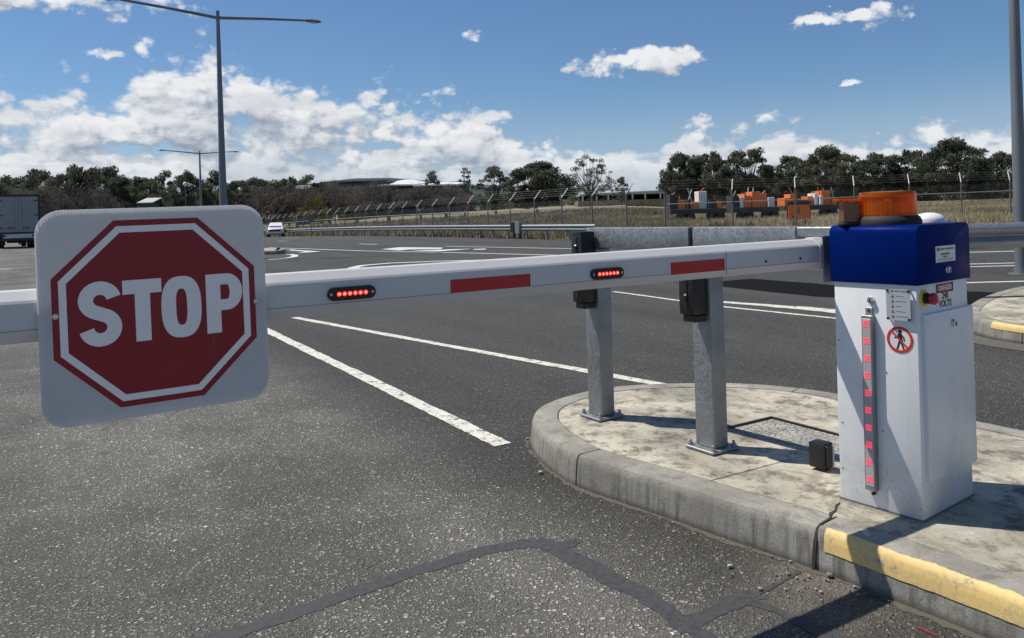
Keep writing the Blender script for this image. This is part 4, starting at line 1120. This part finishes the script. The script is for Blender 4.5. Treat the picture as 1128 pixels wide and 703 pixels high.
def proto_gum(seed, H=10.0, W=3.6, n=26, trunk=.30, leaf='leaf_dark', per=230, size=.19, open_=1.0, slim=False, label='proto'):
    rng = np.random.default_rng(seed); cs = []; rs = []
    for k in range(n):
        u = (k + .5) / n; ang = k * 2.399 + rng.normal() * .4
        zz = trunk * H + (H * (1 - trunk)) * (.12 + .80 * u) + rng.normal() * .3
        env = W * math.sin(math.pi * min(1, .18 + .80 * u)) ** .7 * (.35 + .65 * rng.random() ** .5)
        cs.append((env * math.cos(ang), env * math.sin(ang), zz)); rs.append((.50 + .70 * rng.random() ** 1.5) * (W / 3.6) ** .7 / open_ ** .35)
    mb = MB(); limbs(mb, rng, (0, 0, -.3), 0, cs, H * (trunk + .18), .022 * H)
    V, Fq = leaf_cloud(cs, rs, per, size, droop=.8, flat=.72, rng=rng)
    return mb.mesh('trunk', fix=False), tri_mesh('crown', V, Fq), leaf
def proto_bare(seed, H=6.0, W=4.0, leaf='leaf_brown', twigs=1900, leaves=26):
    rng = np.random.default_rng(seed); mb = MB(); tips = []
    def grow(p, d, L, r, lev):
        q = p + d * L; m_ = p.lerp(q, .5) + Vector((rng.normal(), rng.normal(), rng.normal())) * L * .06
        mb.tube([p, m_, q], [r, r * .8, r * .62], 5 if lev < 2 else 3, cap=False)
        if lev >= 4: tips.append((q, d)); return
        for k in range(3 if lev else 5):
            a = rng.random() * 6.283; sp = .55 + .35 * rng.random()
            u = d.cross(Vector((.3, .2, 1))).normalized() if abs(d.z) < .95 else Vector((1, 0, 0)); w_ = d.cross(u)
            nd = (d * math.cos(sp) + (u * math.cos(a) + w_ * math.sin(a)) * math.sin(sp)); nd.z = nd.z * .75 + .12; nd.normalize()
            grow(q, nd, L * (.70 + .2 * rng.random()), r * .55, lev + 1)
    grow(Vector((0, 0, -.2)), Vector((0, 0, 1)), H * .24, H * .034, 0)
    zs = max(t[0].z for t in tips); xs = max(abs(t[0].x) for t in tips)
    sc = Vector((W / xs, W / xs, H / zs)); mb.v = [(x * sc.x, y * sc.y, z * sc.z if z > 0 else z) for x, y, z in mb.v]
    cs = [(t[0].x * sc.x, t[0].y * sc.y, t[0].z * sc.z) for t in tips]
    # fine twigs: thin slivers around the tips
    k = rng.integers(0, len(cs), twigs); C = np.array(cs)[k] + rng.normal(size=(twigs, 3)) * .40
    a = rng.normal(size=(twigs, 3)); a[:, 2] += .5; a /= np.linalg.norm(a, axis=1)[:, None]; b = np.cross(a, rng.normal(size=(twigs, 3))); b /= np.linalg.norm(b, axis=1)[:, None]
    s = (.30 + .4 * rng.random(twigs))[:, None]
    V = np.stack([C - a * s, C + b * .028, C + a * s, C - b * .028], 1).reshape(-1, 3)
    return mb.mesh('trunk', fix=False), tri_mesh('crown', V, np.arange(4 * twigs).reshape(-1, 4)), leaf
PRO = {
    'gumA': (proto_gum(1, n=56, trunk=.18), 10.0, 3.9), 'gumB': (proto_gum(2, W=4.4, n=70, trunk=.16), 10.0, 4.8), 'gumC': (proto_gum(3, W=3.0, n=46, trunk=.10), 10.0, 3.3),
    'gumD': (proto_gum(11, W=5.0, n=90, trunk=.08, per=240), 10.0, 5.4),
    'slim': (proto_gum(4, W=1.7, n=30, trunk=.12, per=170, open_=1.4, leaf='leaf_grey'), 10.0, 2.2),
    'round': (proto_gum(5, W=4.0, n=48, trunk=.20, per=190, open_=2.6, leaf='leaf_grey', size=.15), 10.0, 4.5),
    'bareA': (proto_bare(6), 6.0, 4.3), 'bareB': (proto_bare(7, H=5.5, W=5.0), 5.5, 5.3), 'bareC': (proto_bare(8, H=6.5, W=3.4), 6.5, 3.7),
    'yellow': (proto_gum(9, H=4.0, W=2.3, n=20, trunk=.18, per=140, leaf='leaf_yellow', size=.16), 4.0, 2.7),
    'shrub': (proto_gum(10, H=1.4, W=1.0, n=10, trunk=.05, per=520, leaf='leaf_shrub', size=.07), 1.4, 1.3),
}
def tree(kind, px, D, top, halfw, label, name='gum_tree', cat='tree', group=None, base=None):
    """place by the crown's centre column, distance, top row and half width in pixels"""
    (tm, cm, leaf), H0, W0 = PRO[kind]
    p = at(px, 230, D); z0 = h(p.x, D) if base is None else base
    H = at(px, top, D).z - z0; Wd = halfw / F * D
    r = thing(name, label, cat, (p.x, D, z0), random.uniform(0, 6.28), group); r.scale = (Wd / W0 * 1.12, Wd / W0 * 1.12, H / H0)
    t_ = link_obj('trunk', tm, 'bark', r); c = link_obj('crown', cm, leaf, r); return r
G1 = 'dark gum trees along the left skyline'; G2 = 'bare winter trees before the left skyline'; G3 = 'trees standing in the middle of the field'; G4 = 'dark gum trees along the right skyline'
T_ = [
    ('gumD', -28, 128, 196, 34, 'dark gum tree behind the truck, cut by the left frame edge'),
    ('gumB', 14, 130, 192, 30, 'dark gum tree rising straight behind the truck box'),
    ('gumA', 42, 126, 184, 24, 'dark gum tree just right of the truck on the left skyline'),
    ('gumB', 84, 124, 180, 30, 'tallest open topped gum tree above the left corner of the stop sign'),
    ('gumA', 114, 126, 181, 27, 'tall gum tree with twin domes above the STOP sign letter S'),
    ('gumD', 136, 134, 194, 28, 'lower gum tree filling the dip left of the distant street light'),
    ('gumA', 158, 130, 193, 22, 'gum tree left of the short globe lamp post'),
    ('gumC', 180, 128, 191, 20, 'narrow gum tree just left of the globe lamp post'),
    ('gumB', 208, 126, 187, 24, 'gum tree directly behind the globe lamp post'),
    ('gumC', 238, 130, 191, 20, 'gum tree directly behind the tall street light pole'),
    ('gumA', 262, 140, 197, 24, 'gum tree right of the tall street light pole'),
    ('gumD', 286, 150, 196, 28, 'gum tree on the skyline above the right corner of the stop sign'),
    ('gumB', 318, 152, 194, 24, 'gum tree on the skyline above the white car'),
    ('gumC', 338, 154, 195, 20, 'small gum tree on the skyline above the yellow tree'),
    ('gumA', 362, 156, 198, 22, 'last gum tree of the left skyline, beside the blue hill')]
for a in T_: tree(*a, group=G1)
T_ = [
    ('bareC', 20, 100, 212, 24, 'low brownish bare tree close behind the truck'),
    ('bareA', 62, 98, 206, 30, 'spreading bare tree between truck and stop sign corner'),
    ('bareB', 98, 102, 207, 34, 'wide bare tree above the left half of the stop sign'),
    ('bareB', 296, 112, 205, 40, 'large round bare tree right of the stop sign'),
    ('bareA', 328, 118, 206, 26, 'bare tree behind the yellow tree'),
    ('bareC', 362, 112, 203, 26, 'bare tree with dark forked trunk right of the yellow tree'),
    ('bareA', 392, 120, 206, 26, 'bare tree at the left end of the curved roof building'),
    ('bareB', 428, 112, 202, 38, 'widest bare tree in front of the white curved roof'),
    ('bareA', 462, 110, 206, 28, 'bare tree under the right part of the curved roof'),
    ('bareC', 490, 112, 206, 30, 'bare tree below the right end of the curved roof building')]
for a in T_: tree(*a, name='bare_tree', group=G2)
tree('yellow', 346, 100, 216, 17, 'small yellow leaved tree standing before the bare trees', name='yellow_tree')
T_ = [
    ('gumC', 477, 190, 190, 12, 'dome of a far gum tree poking above the white roof'),
    ('slim', 513, 118, 184, 12, 'slim tall gum tree right of the curved roof building'),
    ('gumC', 546, 120, 185, 22, 'conical dark gum tree right of the slim one'),
    ('gumD', 592, 116, 178, 38, 'broad dark gum tree, widest in the middle of the field'),
    ('round', 651, 118, 173, 29, 'round open crowned gum tree standing alone in the middle'),
    ('gumC', 685, 150, 196, 10, 'tiny gum tree far off right of the round one')]
for a in T_: tree(*a, group=G3)
T_ = [
    ('gumD', 752, 128, 168, 22, 'gum tree at the left end of the right tree line'),
    ('gumB', 783, 128, 166, 30, 'gum tree second from left in the right tree line'),
    ('gumA', 826, 126, 162, 28, 'tall gum tree before the gap in the right tree line'),
    ('gumD', 850, 138, 190, 22, 'low gum tree filling the gap in the right tree line'),
    ('gumA', 873, 130, 170, 22, 'gum tree just right of the gap in the tree line'),
    ('gumD', 915, 126, 161, 34, 'broad gum tree above the left side of the beacon'),
    ('gumB', 966, 130, 167, 28, 'gum tree above the amber beacon'),
    ('gumA', 1005, 128, 163, 20, 'narrow gum tree right of the amber beacon'),
    ('gumD', 1052, 122, 153, 38, 'largest gum tree of the right tree line'),
    ('gumB', 1103, 126, 166, 28, 'gum tree behind the right street light pole'),
    ('gumA', 1145, 126, 168, 26, 'gum tree cut by the right frame edge')]
for a in T_: tree(*a, group=G4)
for k, (px, D, top, hw, lb_) in enumerate([(748, 39, 242, 10, 'dark low shrub at the left end of the yard'), (789, 39, 234, 14, 'widest green mounded shrub before the left trailer'), (822, 39, 237, 10, 'dark shrub before the middle trailer'), (839, 40, 241, 8, 'smallest dark shrub between middle trailer and orange panel'), (879, 39.5, 236, 14, 'dark wide shrub below the orange panel')]):
    tree('shrub', px, D, top, hw, lb_, name='shrub', cat='shrub', group='low shrubs before the yard')
bushes = random.Random(3)
def scrub(n, pxr, Dr, label):
    rng = np.random.default_rng(n); cs = []; rs = []
    for k in range(n):
        px = rng.uniform(*pxr); D = rng.uniform(*Dr); p = at(px, 230, D)
        if (p.x - RAIL0.x) * RN.x + (D - RAIL0.y) * RN.y < 4.5: continue
        cs.append((p.x, D, h(p.x, D) + .25)); rs.append(rng.uniform(.35, .9))
    V, Fq = leaf_cloud(cs, rs, 60, .14, flat=.7, rng=rng); tag(link_obj('scrub', tri_mesh('scrub', V, Fq), 'leaf_brown'), label, 'scrub', kind='stuff')
scrub(420, (330, 735), (58, 100), 'dull brown scrub and weeds spread over the field')
def backwood():
    rng = np.random.default_rng(77); cs = []; rs = []
    for pxr, D, top, n in (((-80, 400), 178, 203, 260), ((735, 1200), 175, 190, 280), ((500, 730), 210, 212, 60)):
        for k in range(n):
            px = rng.uniform(*pxr); zt = at(px, top + rng.uniform(0, 8), D).z; p = at(px, 230, D); z0 = h(p.x, D); cs.append((p.x, D + rng.uniform(-6, 12), z0 + rng.random() * max(1, zt - z0 - 1))); rs.append(rng.uniform(1.4, 2.6))
    V, Fq = leaf_cloud(cs, rs, 60, .34, rng=rng); tag(link_obj('distant_wood', tri_mesh('wood', V, Fq), 'leaf_dark'), 'dense dark woodland massed behind the tree lines', 'woodland', kind='stuff')
backwood()

# dry grass
def grass(n, pxr, Dr, hgt, label, seed, m='dry_grass'):
    rng = np.random.default_rng(seed); px = rng.uniform(pxr[0], pxr[1], n); D = Dr[0] * (Dr[1] / Dr[0]) ** rng.random(n)
    X = (px - CX) / F * D; keep = []
    B = []
    for x, d in zip(X, D):
        t = (x - RAIL0.x) * RN.x + (d - RAIL0.y) * RN.y
        if d < 36.4 or (t < .25 and d < 112): continue
        B.append((x, d, h(x, d) - .03))
    B = np.array(B); m_ = len(B); k = 3
    Bk = np.repeat(B, k, 0); hh = hgt * (.5 + rng.random(len(Bk))); lean = rng.normal(size=(len(Bk), 2)) * .30
    w = .012 + .0009 * Bk[:, 1] * (.5 + rng.random(len(Bk))); an = rng.random(len(Bk)) * 6.283
    off = rng.normal(size=(len(Bk), 2)) * .10
    b0 = Bk + np.c_[off, np.zeros(len(Bk))]; dx = np.c_[np.cos(an) * w, np.sin(an) * w, np.zeros(len(Bk))]
    tip = b0 + np.c_[lean * hh[:, None], hh]
    V = np.stack([b0 - dx, b0 + dx, tip], 1).reshape(-1, 3)
    tag(link_obj('dry_grass', tri_mesh('grass', V, np.arange(len(V)).reshape(-1, 3)), m), label, 'grass', kind='stuff')
grass(26000, (290, 760), (37, 115), .42, 'dry brown grass over the field behind the fence', 1, 'weeds')
grass(20000, (720, 1180), (37, 120), .36, 'pale dry grass over the field on the right', 2)

# ------------------------------------------------------------------ far hills
def hill(name, prof, D, depth, label):
    mb = MB(); rings = []
    for k, (px, py) in enumerate(prof):
        a = at(px, py, D); z0 = -6
        rings.append([Vector((a.x, D - depth, z0)), Vector((a.x, D - depth * .4, z0 + (a.z - z0) * .6)), Vector((a.x, D, a.z)), Vector((a.x * 1.1, D + depth, z0))])
    mb.sweep(rings, closed_prof=False).build(name, 'hill', smooth=60)['kind'] = 'structure'
hill('hills', [(-400, 214), (-100, 212), (150, 213), (300, 208), (340, 203), (368, 199), (392, 196.5), (430, 196), (470, 199), (520, 205), (580, 211), (640, 214), (690, 211.5), (730, 209.5), (790, 210), (900, 208), (1000, 205), (1130, 203), (1400, 200)], 1900, 500, '')

# ------------------------------------------------------------------ curved-roof building
BD = 190
bl_ = thing('hall_building', 'green hall with white double curved roof beyond the bare trees', 'building', (*at(438, 230, BD).xy, h(at(438, 230, BD).x, BD)), R(-4))
bz = bl_.location.z
def bxz(px, py): a = at(px, py, BD); return a.x - bl_.location.x, a.z - bz
xl, zl = bxz(368, 203); xr_, zr = bxz(502, 197); x0, _ = bxz(410, 205); xm_, zm = bxz(455, 202.5); ztop = bxz(448, 193.5)[1]
MB().box((xl, 2, -1), (x0 + 3, 24, zl + .4), .1, 1).build('wall', 'wall_green', bl_)
MB().box((x0 + 3.02, 19.5, -1), (xr_, 27, zr - .2), .1, 1).build('wall', 'wall_green', bl_)
MB().box((x0 + 3.02, 4, -1), (xr_ - .5, 19.4, bxz(455, 207)[1]), .1, 1).build('wall', 'wall_green', bl_)
MB().box((xl - .3, 1.6, zl + .4), (x0 + 3.2, 24.4, zl + .75)).build('eave', 'wall_green', bl_)
MB().box((x0 + 3.3, 19.3, zr - .2), (xr_ + .3, 27.4, zr + .25)).build('eave', 'wall_green', bl_)
def vault(xa, xb, zbase, zt, y0, y1):
    rings = []
    for k in range(17):
        u = k / 16; x = xa + (xb - xa) * u; z = zbase + (zt - 1.0 - zbase) * math.sin(math.pi * (.05 + .90 * u)) ; rings.append([Vector((x, y0, zbase + (z - zbase) * .10)), Vector((x, y0, zbase + (z - zbase) * .10 - .35)), Vector((x, y1, z + 1.0 - .35)), Vector((x, y1, z + 1.0))])
    return MB().sweep(rings).build('roof', 'roof_white', bl_, smooth=40)
vault(bxz(406, 205)[0], xm_, bxz(410, 204.5)[1], ztop, 0.0, 20)
vault(xm_ + .05, bxz(503, 200)[0], bxz(455, 204.5)[1], ztop - .9, -.1, 19.9)
for k in range(4):
    xx = xl + 1.5 + k * 3.0; MB().box((xx, 1.9, 1.0), (xx + 1.8, 2.0, 2.8)).build('window', 'glass_dark', bl_)
for k in range(5):
    xx = x0 + 5 + k * 3.2; MB().box((xx, 3.9, 1.0), (xx + 2.0, 4.0, 3.4)).build('window', 'glass_dark', bl_)
# pale low roofs glimpsed among the left trees
for px, py, w_, lb_ in ((160, 222, 12, 'low pale shed roof glimpsed among the left trees'), (332, 207, 12, 'small pale roof glimpsed on the skyline above the bare trees')):
    D = 116 if py > 215 else 146; a = at(px, py, D); z0 = h(a.x, D); t = thing('shed', lb_, 'shed', (a.x, D, z0), R(8)); wd = w_ / F * D / 2; hh = max(2.0, a.z - z0)
    MB().box((-wd, 0, -.5), (wd, 4, hh - .3)).build('wall', 'wall_green', t); MB().prism([(-.3, hh - .3), (4.3, hh + .5), (4.3, hh + .65), (-.3, hh - .15)], -wd - .3, wd + .3, Matrix(((0, 0, 1, 0), (1, 0, 0, 0), (0, 1, 0, 0), (0, 0, 0, 1)))).build('roof', 'fence_steel_pale', t)
# long low shed with pale posts
D = 170; a0, a1 = at(640, 216, D), at(738, 214, D); z0 = h(a0.x, D); LL = a1.x - a0.x
t = thing('long_shed', 'long low open shed with pale posts left of the right tree line', 'shed', (a0.x, D, z0), 0); hh = at(690, 213.0, D).z - z0; zb_ = at(690, 220.5, D).z - z0
MB().box((-.5, -3, hh - .30), (LL + .5, 5, hh)).build('roof', 'fence_steel_pale', t); MB().box((0, 4, zb_), (LL, 4.2, hh - .31)).build('back_wall', 'leaf_shrub', t)
MB().box((-1, -3.5, -.5), (LL + 1, 6, zb_)).build('plinth', 'field', t)
for k in range(8):
    xx = LL * k / 7 + random.uniform(-.4, .4); MB().box((xx - .14, -2.8, zb_), (xx + .14, -2.5, hh - .31)).build('post', 'roof_white', t)

# ------------------------------------------------------------------ yard: orange panel, orange and white gear behind the fence
D = 47
def panel(px0, px1, top, m, label, k):
    a0, a1 = at(px0, top, D), at(px1, top, D); z0 = h((a0.x + a1.x) / 2, D); t = thing('yard_panel', label, 'panel', (a0.x, D, z0 - .1), 0, None); w_ = a1.x - a0.x; hh = a0.z - z0
    nb = 6
    for i in range(nb):
        o = MB().box((w_ * i / nb + .01, random.uniform(-.01, .01), .05), (w_ * (i + 1) / nb - .01, .05, hh - .16), .005, 1).build('board', m, t)
    MB().box((-.04, -.06, hh - .16), (w_ + .04, .10, hh + .02), .01, 1).build('top_beam', 'timber_dark', t)
    MB().box((-.05, .06, -.2), (.05, .16, hh - .17)).build('post', 'timber_dark', t); MB().box((w_ - .05, .06, -.2), (w_ + .05, .16, hh - .17)).build('post', 'timber_dark', t)
panel(868, 892, 221, 'orange_paint', 'orange board panel standing in the yard behind the fence', 0)
D = 58; rr = random.Random(5)
for k, (x0, x1, lb_) in enumerate([(738, 800, 'low trailer stacked with orange and white gear, left of three'), (806, 858, 'low trailer stacked with orange and white gear, middle of three'), (864, 924, 'low trailer stacked with orange and white gear, right of three')]):
    a0, a1 = at(x0, 215, D), at(x1, 215, D); z0 = h((a0.x + a1.x) / 2, D); w_ = a1.x - a0.x; t = thing('gear_trailer', lb_, 'trailer', (a0.x, D, z0), 0, 'loaded trailers in the yard'); zd = 1.05; ztp = at(x0 + 20, 206, D).z - z0
    MB().box((0, 0, zd - .35), (w_, 2.2, zd), .02, 1).build('deck', 'timber_dark', t)
    for xw in (.22, .34, .75, .87): MB().lathe([(.42, -.12), (.45, -.08), (.45, .08), (.42, .12)], 16, Matrix.Translation((w_ * xw, .15, zd - .60)) @ Matrix.Rotation(R(90), 4, 'X')).build('wheel', 'black_rubber', t)
    MB().box((w_ * .3, .5, 0), (w_ * .32, 1.6, zd - .35)).build('landing_leg', 'dark_metal', t)
    x = .1
    while x < w_ - .3:
        wd = rr.uniform(.15, .75); hh = rr.uniform(.35, 1.0) * (ztp - zd - .3); m_ = rr.choice(['orange_paint', 'roof_white', 'orange_paint', 'orange_paint', 'orange_paint', 'timber_dark'])
        MB().box((x, rr.uniform(.1, .6), zd + .002), (min(x + wd, w_), 1.9, zd + hh), .02, 1).build('load_crate', m_, t)
        if rr.random() < .75: MB().tube([(x + .1, .3, zd + hh - .02), (x + .1 + rr.uniform(-.3, .3), .3, rr.uniform(zd + hh + .15, ztp))], .035, 6).build('upright', rr.choice(['roof_white', 'fence_steel_pale', 'orange_paint']), t)
        x += wd + .05

# ------------------------------------------------------------------ truck and car
tp_ = at(20.5, 250, 53)
tr = thing('box_truck', 'grey box truck seen from behind at the left edge', 'truck', (tp_.x, 53, drop(53)), R(38.5))     # local y: forward, x: right
TW = 1.25
MB().box((-TW, 0, 1.02), (TW, 6.6, 3.62), .03, 2).build('cargo_box', 'truck_panel', tr)
fr_ = MB()
fr_.box((-TW - .02, -.03, 3.52), (TW + .02, .05, 3.66)); fr_.box((-TW - .02, -.03, .98), (TW + .02, .05, 1.10)); fr_.box((-TW - .02, -.03, 1.1), (-TW + .08, .05, 3.52)); fr_.box((TW - .08, -.03, 1.1), (TW + .02, .05, 3.52))
fr_.build('rear_frame', 'timber_dark', tr)
for sx in (-1, 1):
    dr = MB().box((min(.015 * sx, 1.16 * sx), -.025, 1.12), (max(.015 * sx, 1.16 * sx), -.002, 3.50), .008, 1).build('rear_door', 'truck_panel', tr)
    for zz in (1.35, 2.2, 3.2): MB().box((sx * 1.02 - .12, -.04, zz), (sx * 1.02 + .12, -.026, zz + .07)).build('hinge', 'timber_dark', dr)
    MB().tube([(sx * .22, -.045, 1.15), (sx * .22, -.045, 3.48)], .016, 6).build('lock_bar', 'galvanised', dr); MB().box((sx * .42 - .22, -.034, 1.30), (sx * .42 + .22, -.026, 1.46)).build('lettering_plate', 'print_grey', dr)
    MB().box((sx * .98 - .22, -.02, .78), (sx * .98 + .22, .03, .92), .01, 1).build('tail_light', 'light_red', tr)
    w_ = MB().lathe([(.30, -.26), (.46, -.24), (.48, -.15), (.48, .15), (.46, .24), (.30, .26)], 24, Matrix.Translation((sx * .95, 1.9, .48)) @ Matrix.Rotation(R(90), 4, 'Y')).build('wheel', 'black_rubber', tr, smooth=40)
    MB().lathe([(.48, -.14), (.48, .14)], 20, Matrix.Translation((sx * 1.0, 6.6, .48)) @ Matrix.Rotation(R(90), 4, 'Y')).build('wheel', 'black_rubber', tr, smooth=40)
    MB().box((sx * .95 - .28, 1.22, .22), (sx * .95 + .28, 1.25, .95)).build('mud_flap', 'black_rubber', tr)
MB().box((-1.15, -.02, .50), (1.15, .10, .70), .02, 1).build('bumper', 'dark_metal', tr); MB().box((-.9, .02, .70), (.9, .08, 1.0)).build('tail_lift', 'label_silver', tr)
MB().box((-.45, .3, .70), (.45, 7.8, .98)).build('chassis', 'timber_dark', tr); MB().box((-.5, 1.7, .35), (.5, 2.1, .6)).build('axle', 'timber_dark', tr)
MB().box((-1.1, 6.75, .6), (1.1, 8.5, 2.9), .12, 2).build('cab', 'truck_panel', tr)

cp = at(304, 255, 80)
cr = thing('white_car', 'white four wheel drive car driving towards the barrier far away', 'car', (cp.x, 80, drop(80)), R(14)); cr.scale = (.88, .88, .86)                 # front faces -y
def loft(secs): return MB().sweep(secs)
def sec(y, w, z0, z1, r=.12): return [Vector((sx * w + dx * sx, y, z)) for sx, dx, z in ((1, 0, z0 + r), (1, 0, z1 - r), (1, -r, z1), (-1, -r, z1), (-1, 0, z1 - r), (-1, 0, z0 + r), (-1, -r, z0), (1, -r, z0))]
loft([sec(-2.3, .78, .42, .92), sec(-2.1, .90, .30, 1.05), sec(-1.0, .93, .28, 1.12), sec(1.6, .93, .28, 1.15), sec(2.25, .88, .35, 1.12)]).build('body', 'car_white', cr, smooth=40)
loft([sec(-.85, .84, 1.08, 1.12, .01), sec(-.10, .70, 1.09, 1.66, .08), sec(1.4, .70, 1.09, 1.70, .08), sec(2.15, .80, 1.08, 1.16, .02)]).build('cabin', 'car_white', cr, smooth=40)
MB().poly([(-.70, -.80, 1.16), (.70, -.80, 1.16), (.58, -.17, 1.60), (-.58, -.17, 1.60)], [(0, 1, 2, 3)]).build('windscreen', 'glass_dark', cr)
MB().box((-.62, -2.33, .66), (.62, -2.22, .86), .02, 1).build('grille', 'print_black', cr); MB().box((-.80, -2.26, .34), (.80, -2.08, .60), .04, 1).build('bumper', 'black_plastic', cr)
for sx in (-1, 1):
    MB().box((sx * .72 - .16, -2.26, .78), (sx * .72 + .16, -2.05, .95), .03, 1).build('headlight', 'lamp_glass', cr)
    MB().box((sx * 1.06 - .12, -.72, 1.12), (sx * 1.06 + .12, -.60, 1.28), .03, 1).build('wing_mirror', 'car_white', cr)
    for yy in (-1.45, 1.4):
        wh = MB().lathe([(.22, -.11), (.35, -.10), (.36, 0), (.35, .10), (.22, .11)], 20, Matrix.Translation((sx * .82, yy, .36)) @ Matrix.Rotation(R(90), 4, 'Y')).build('wheel', 'black_rubber', cr, smooth=40)
        MB().lathe([(.20, -.115), (.20, .115)], 14, Matrix.Translation((sx * .82, yy, .36)) @ Matrix.Rotation(R(90), 4, 'Y')).build('rim', 'chrome', wh)
MB().box((-.24, -2.35, .52), (.24, -2.27, .63)).build('number_plate', 'label_white', cr)
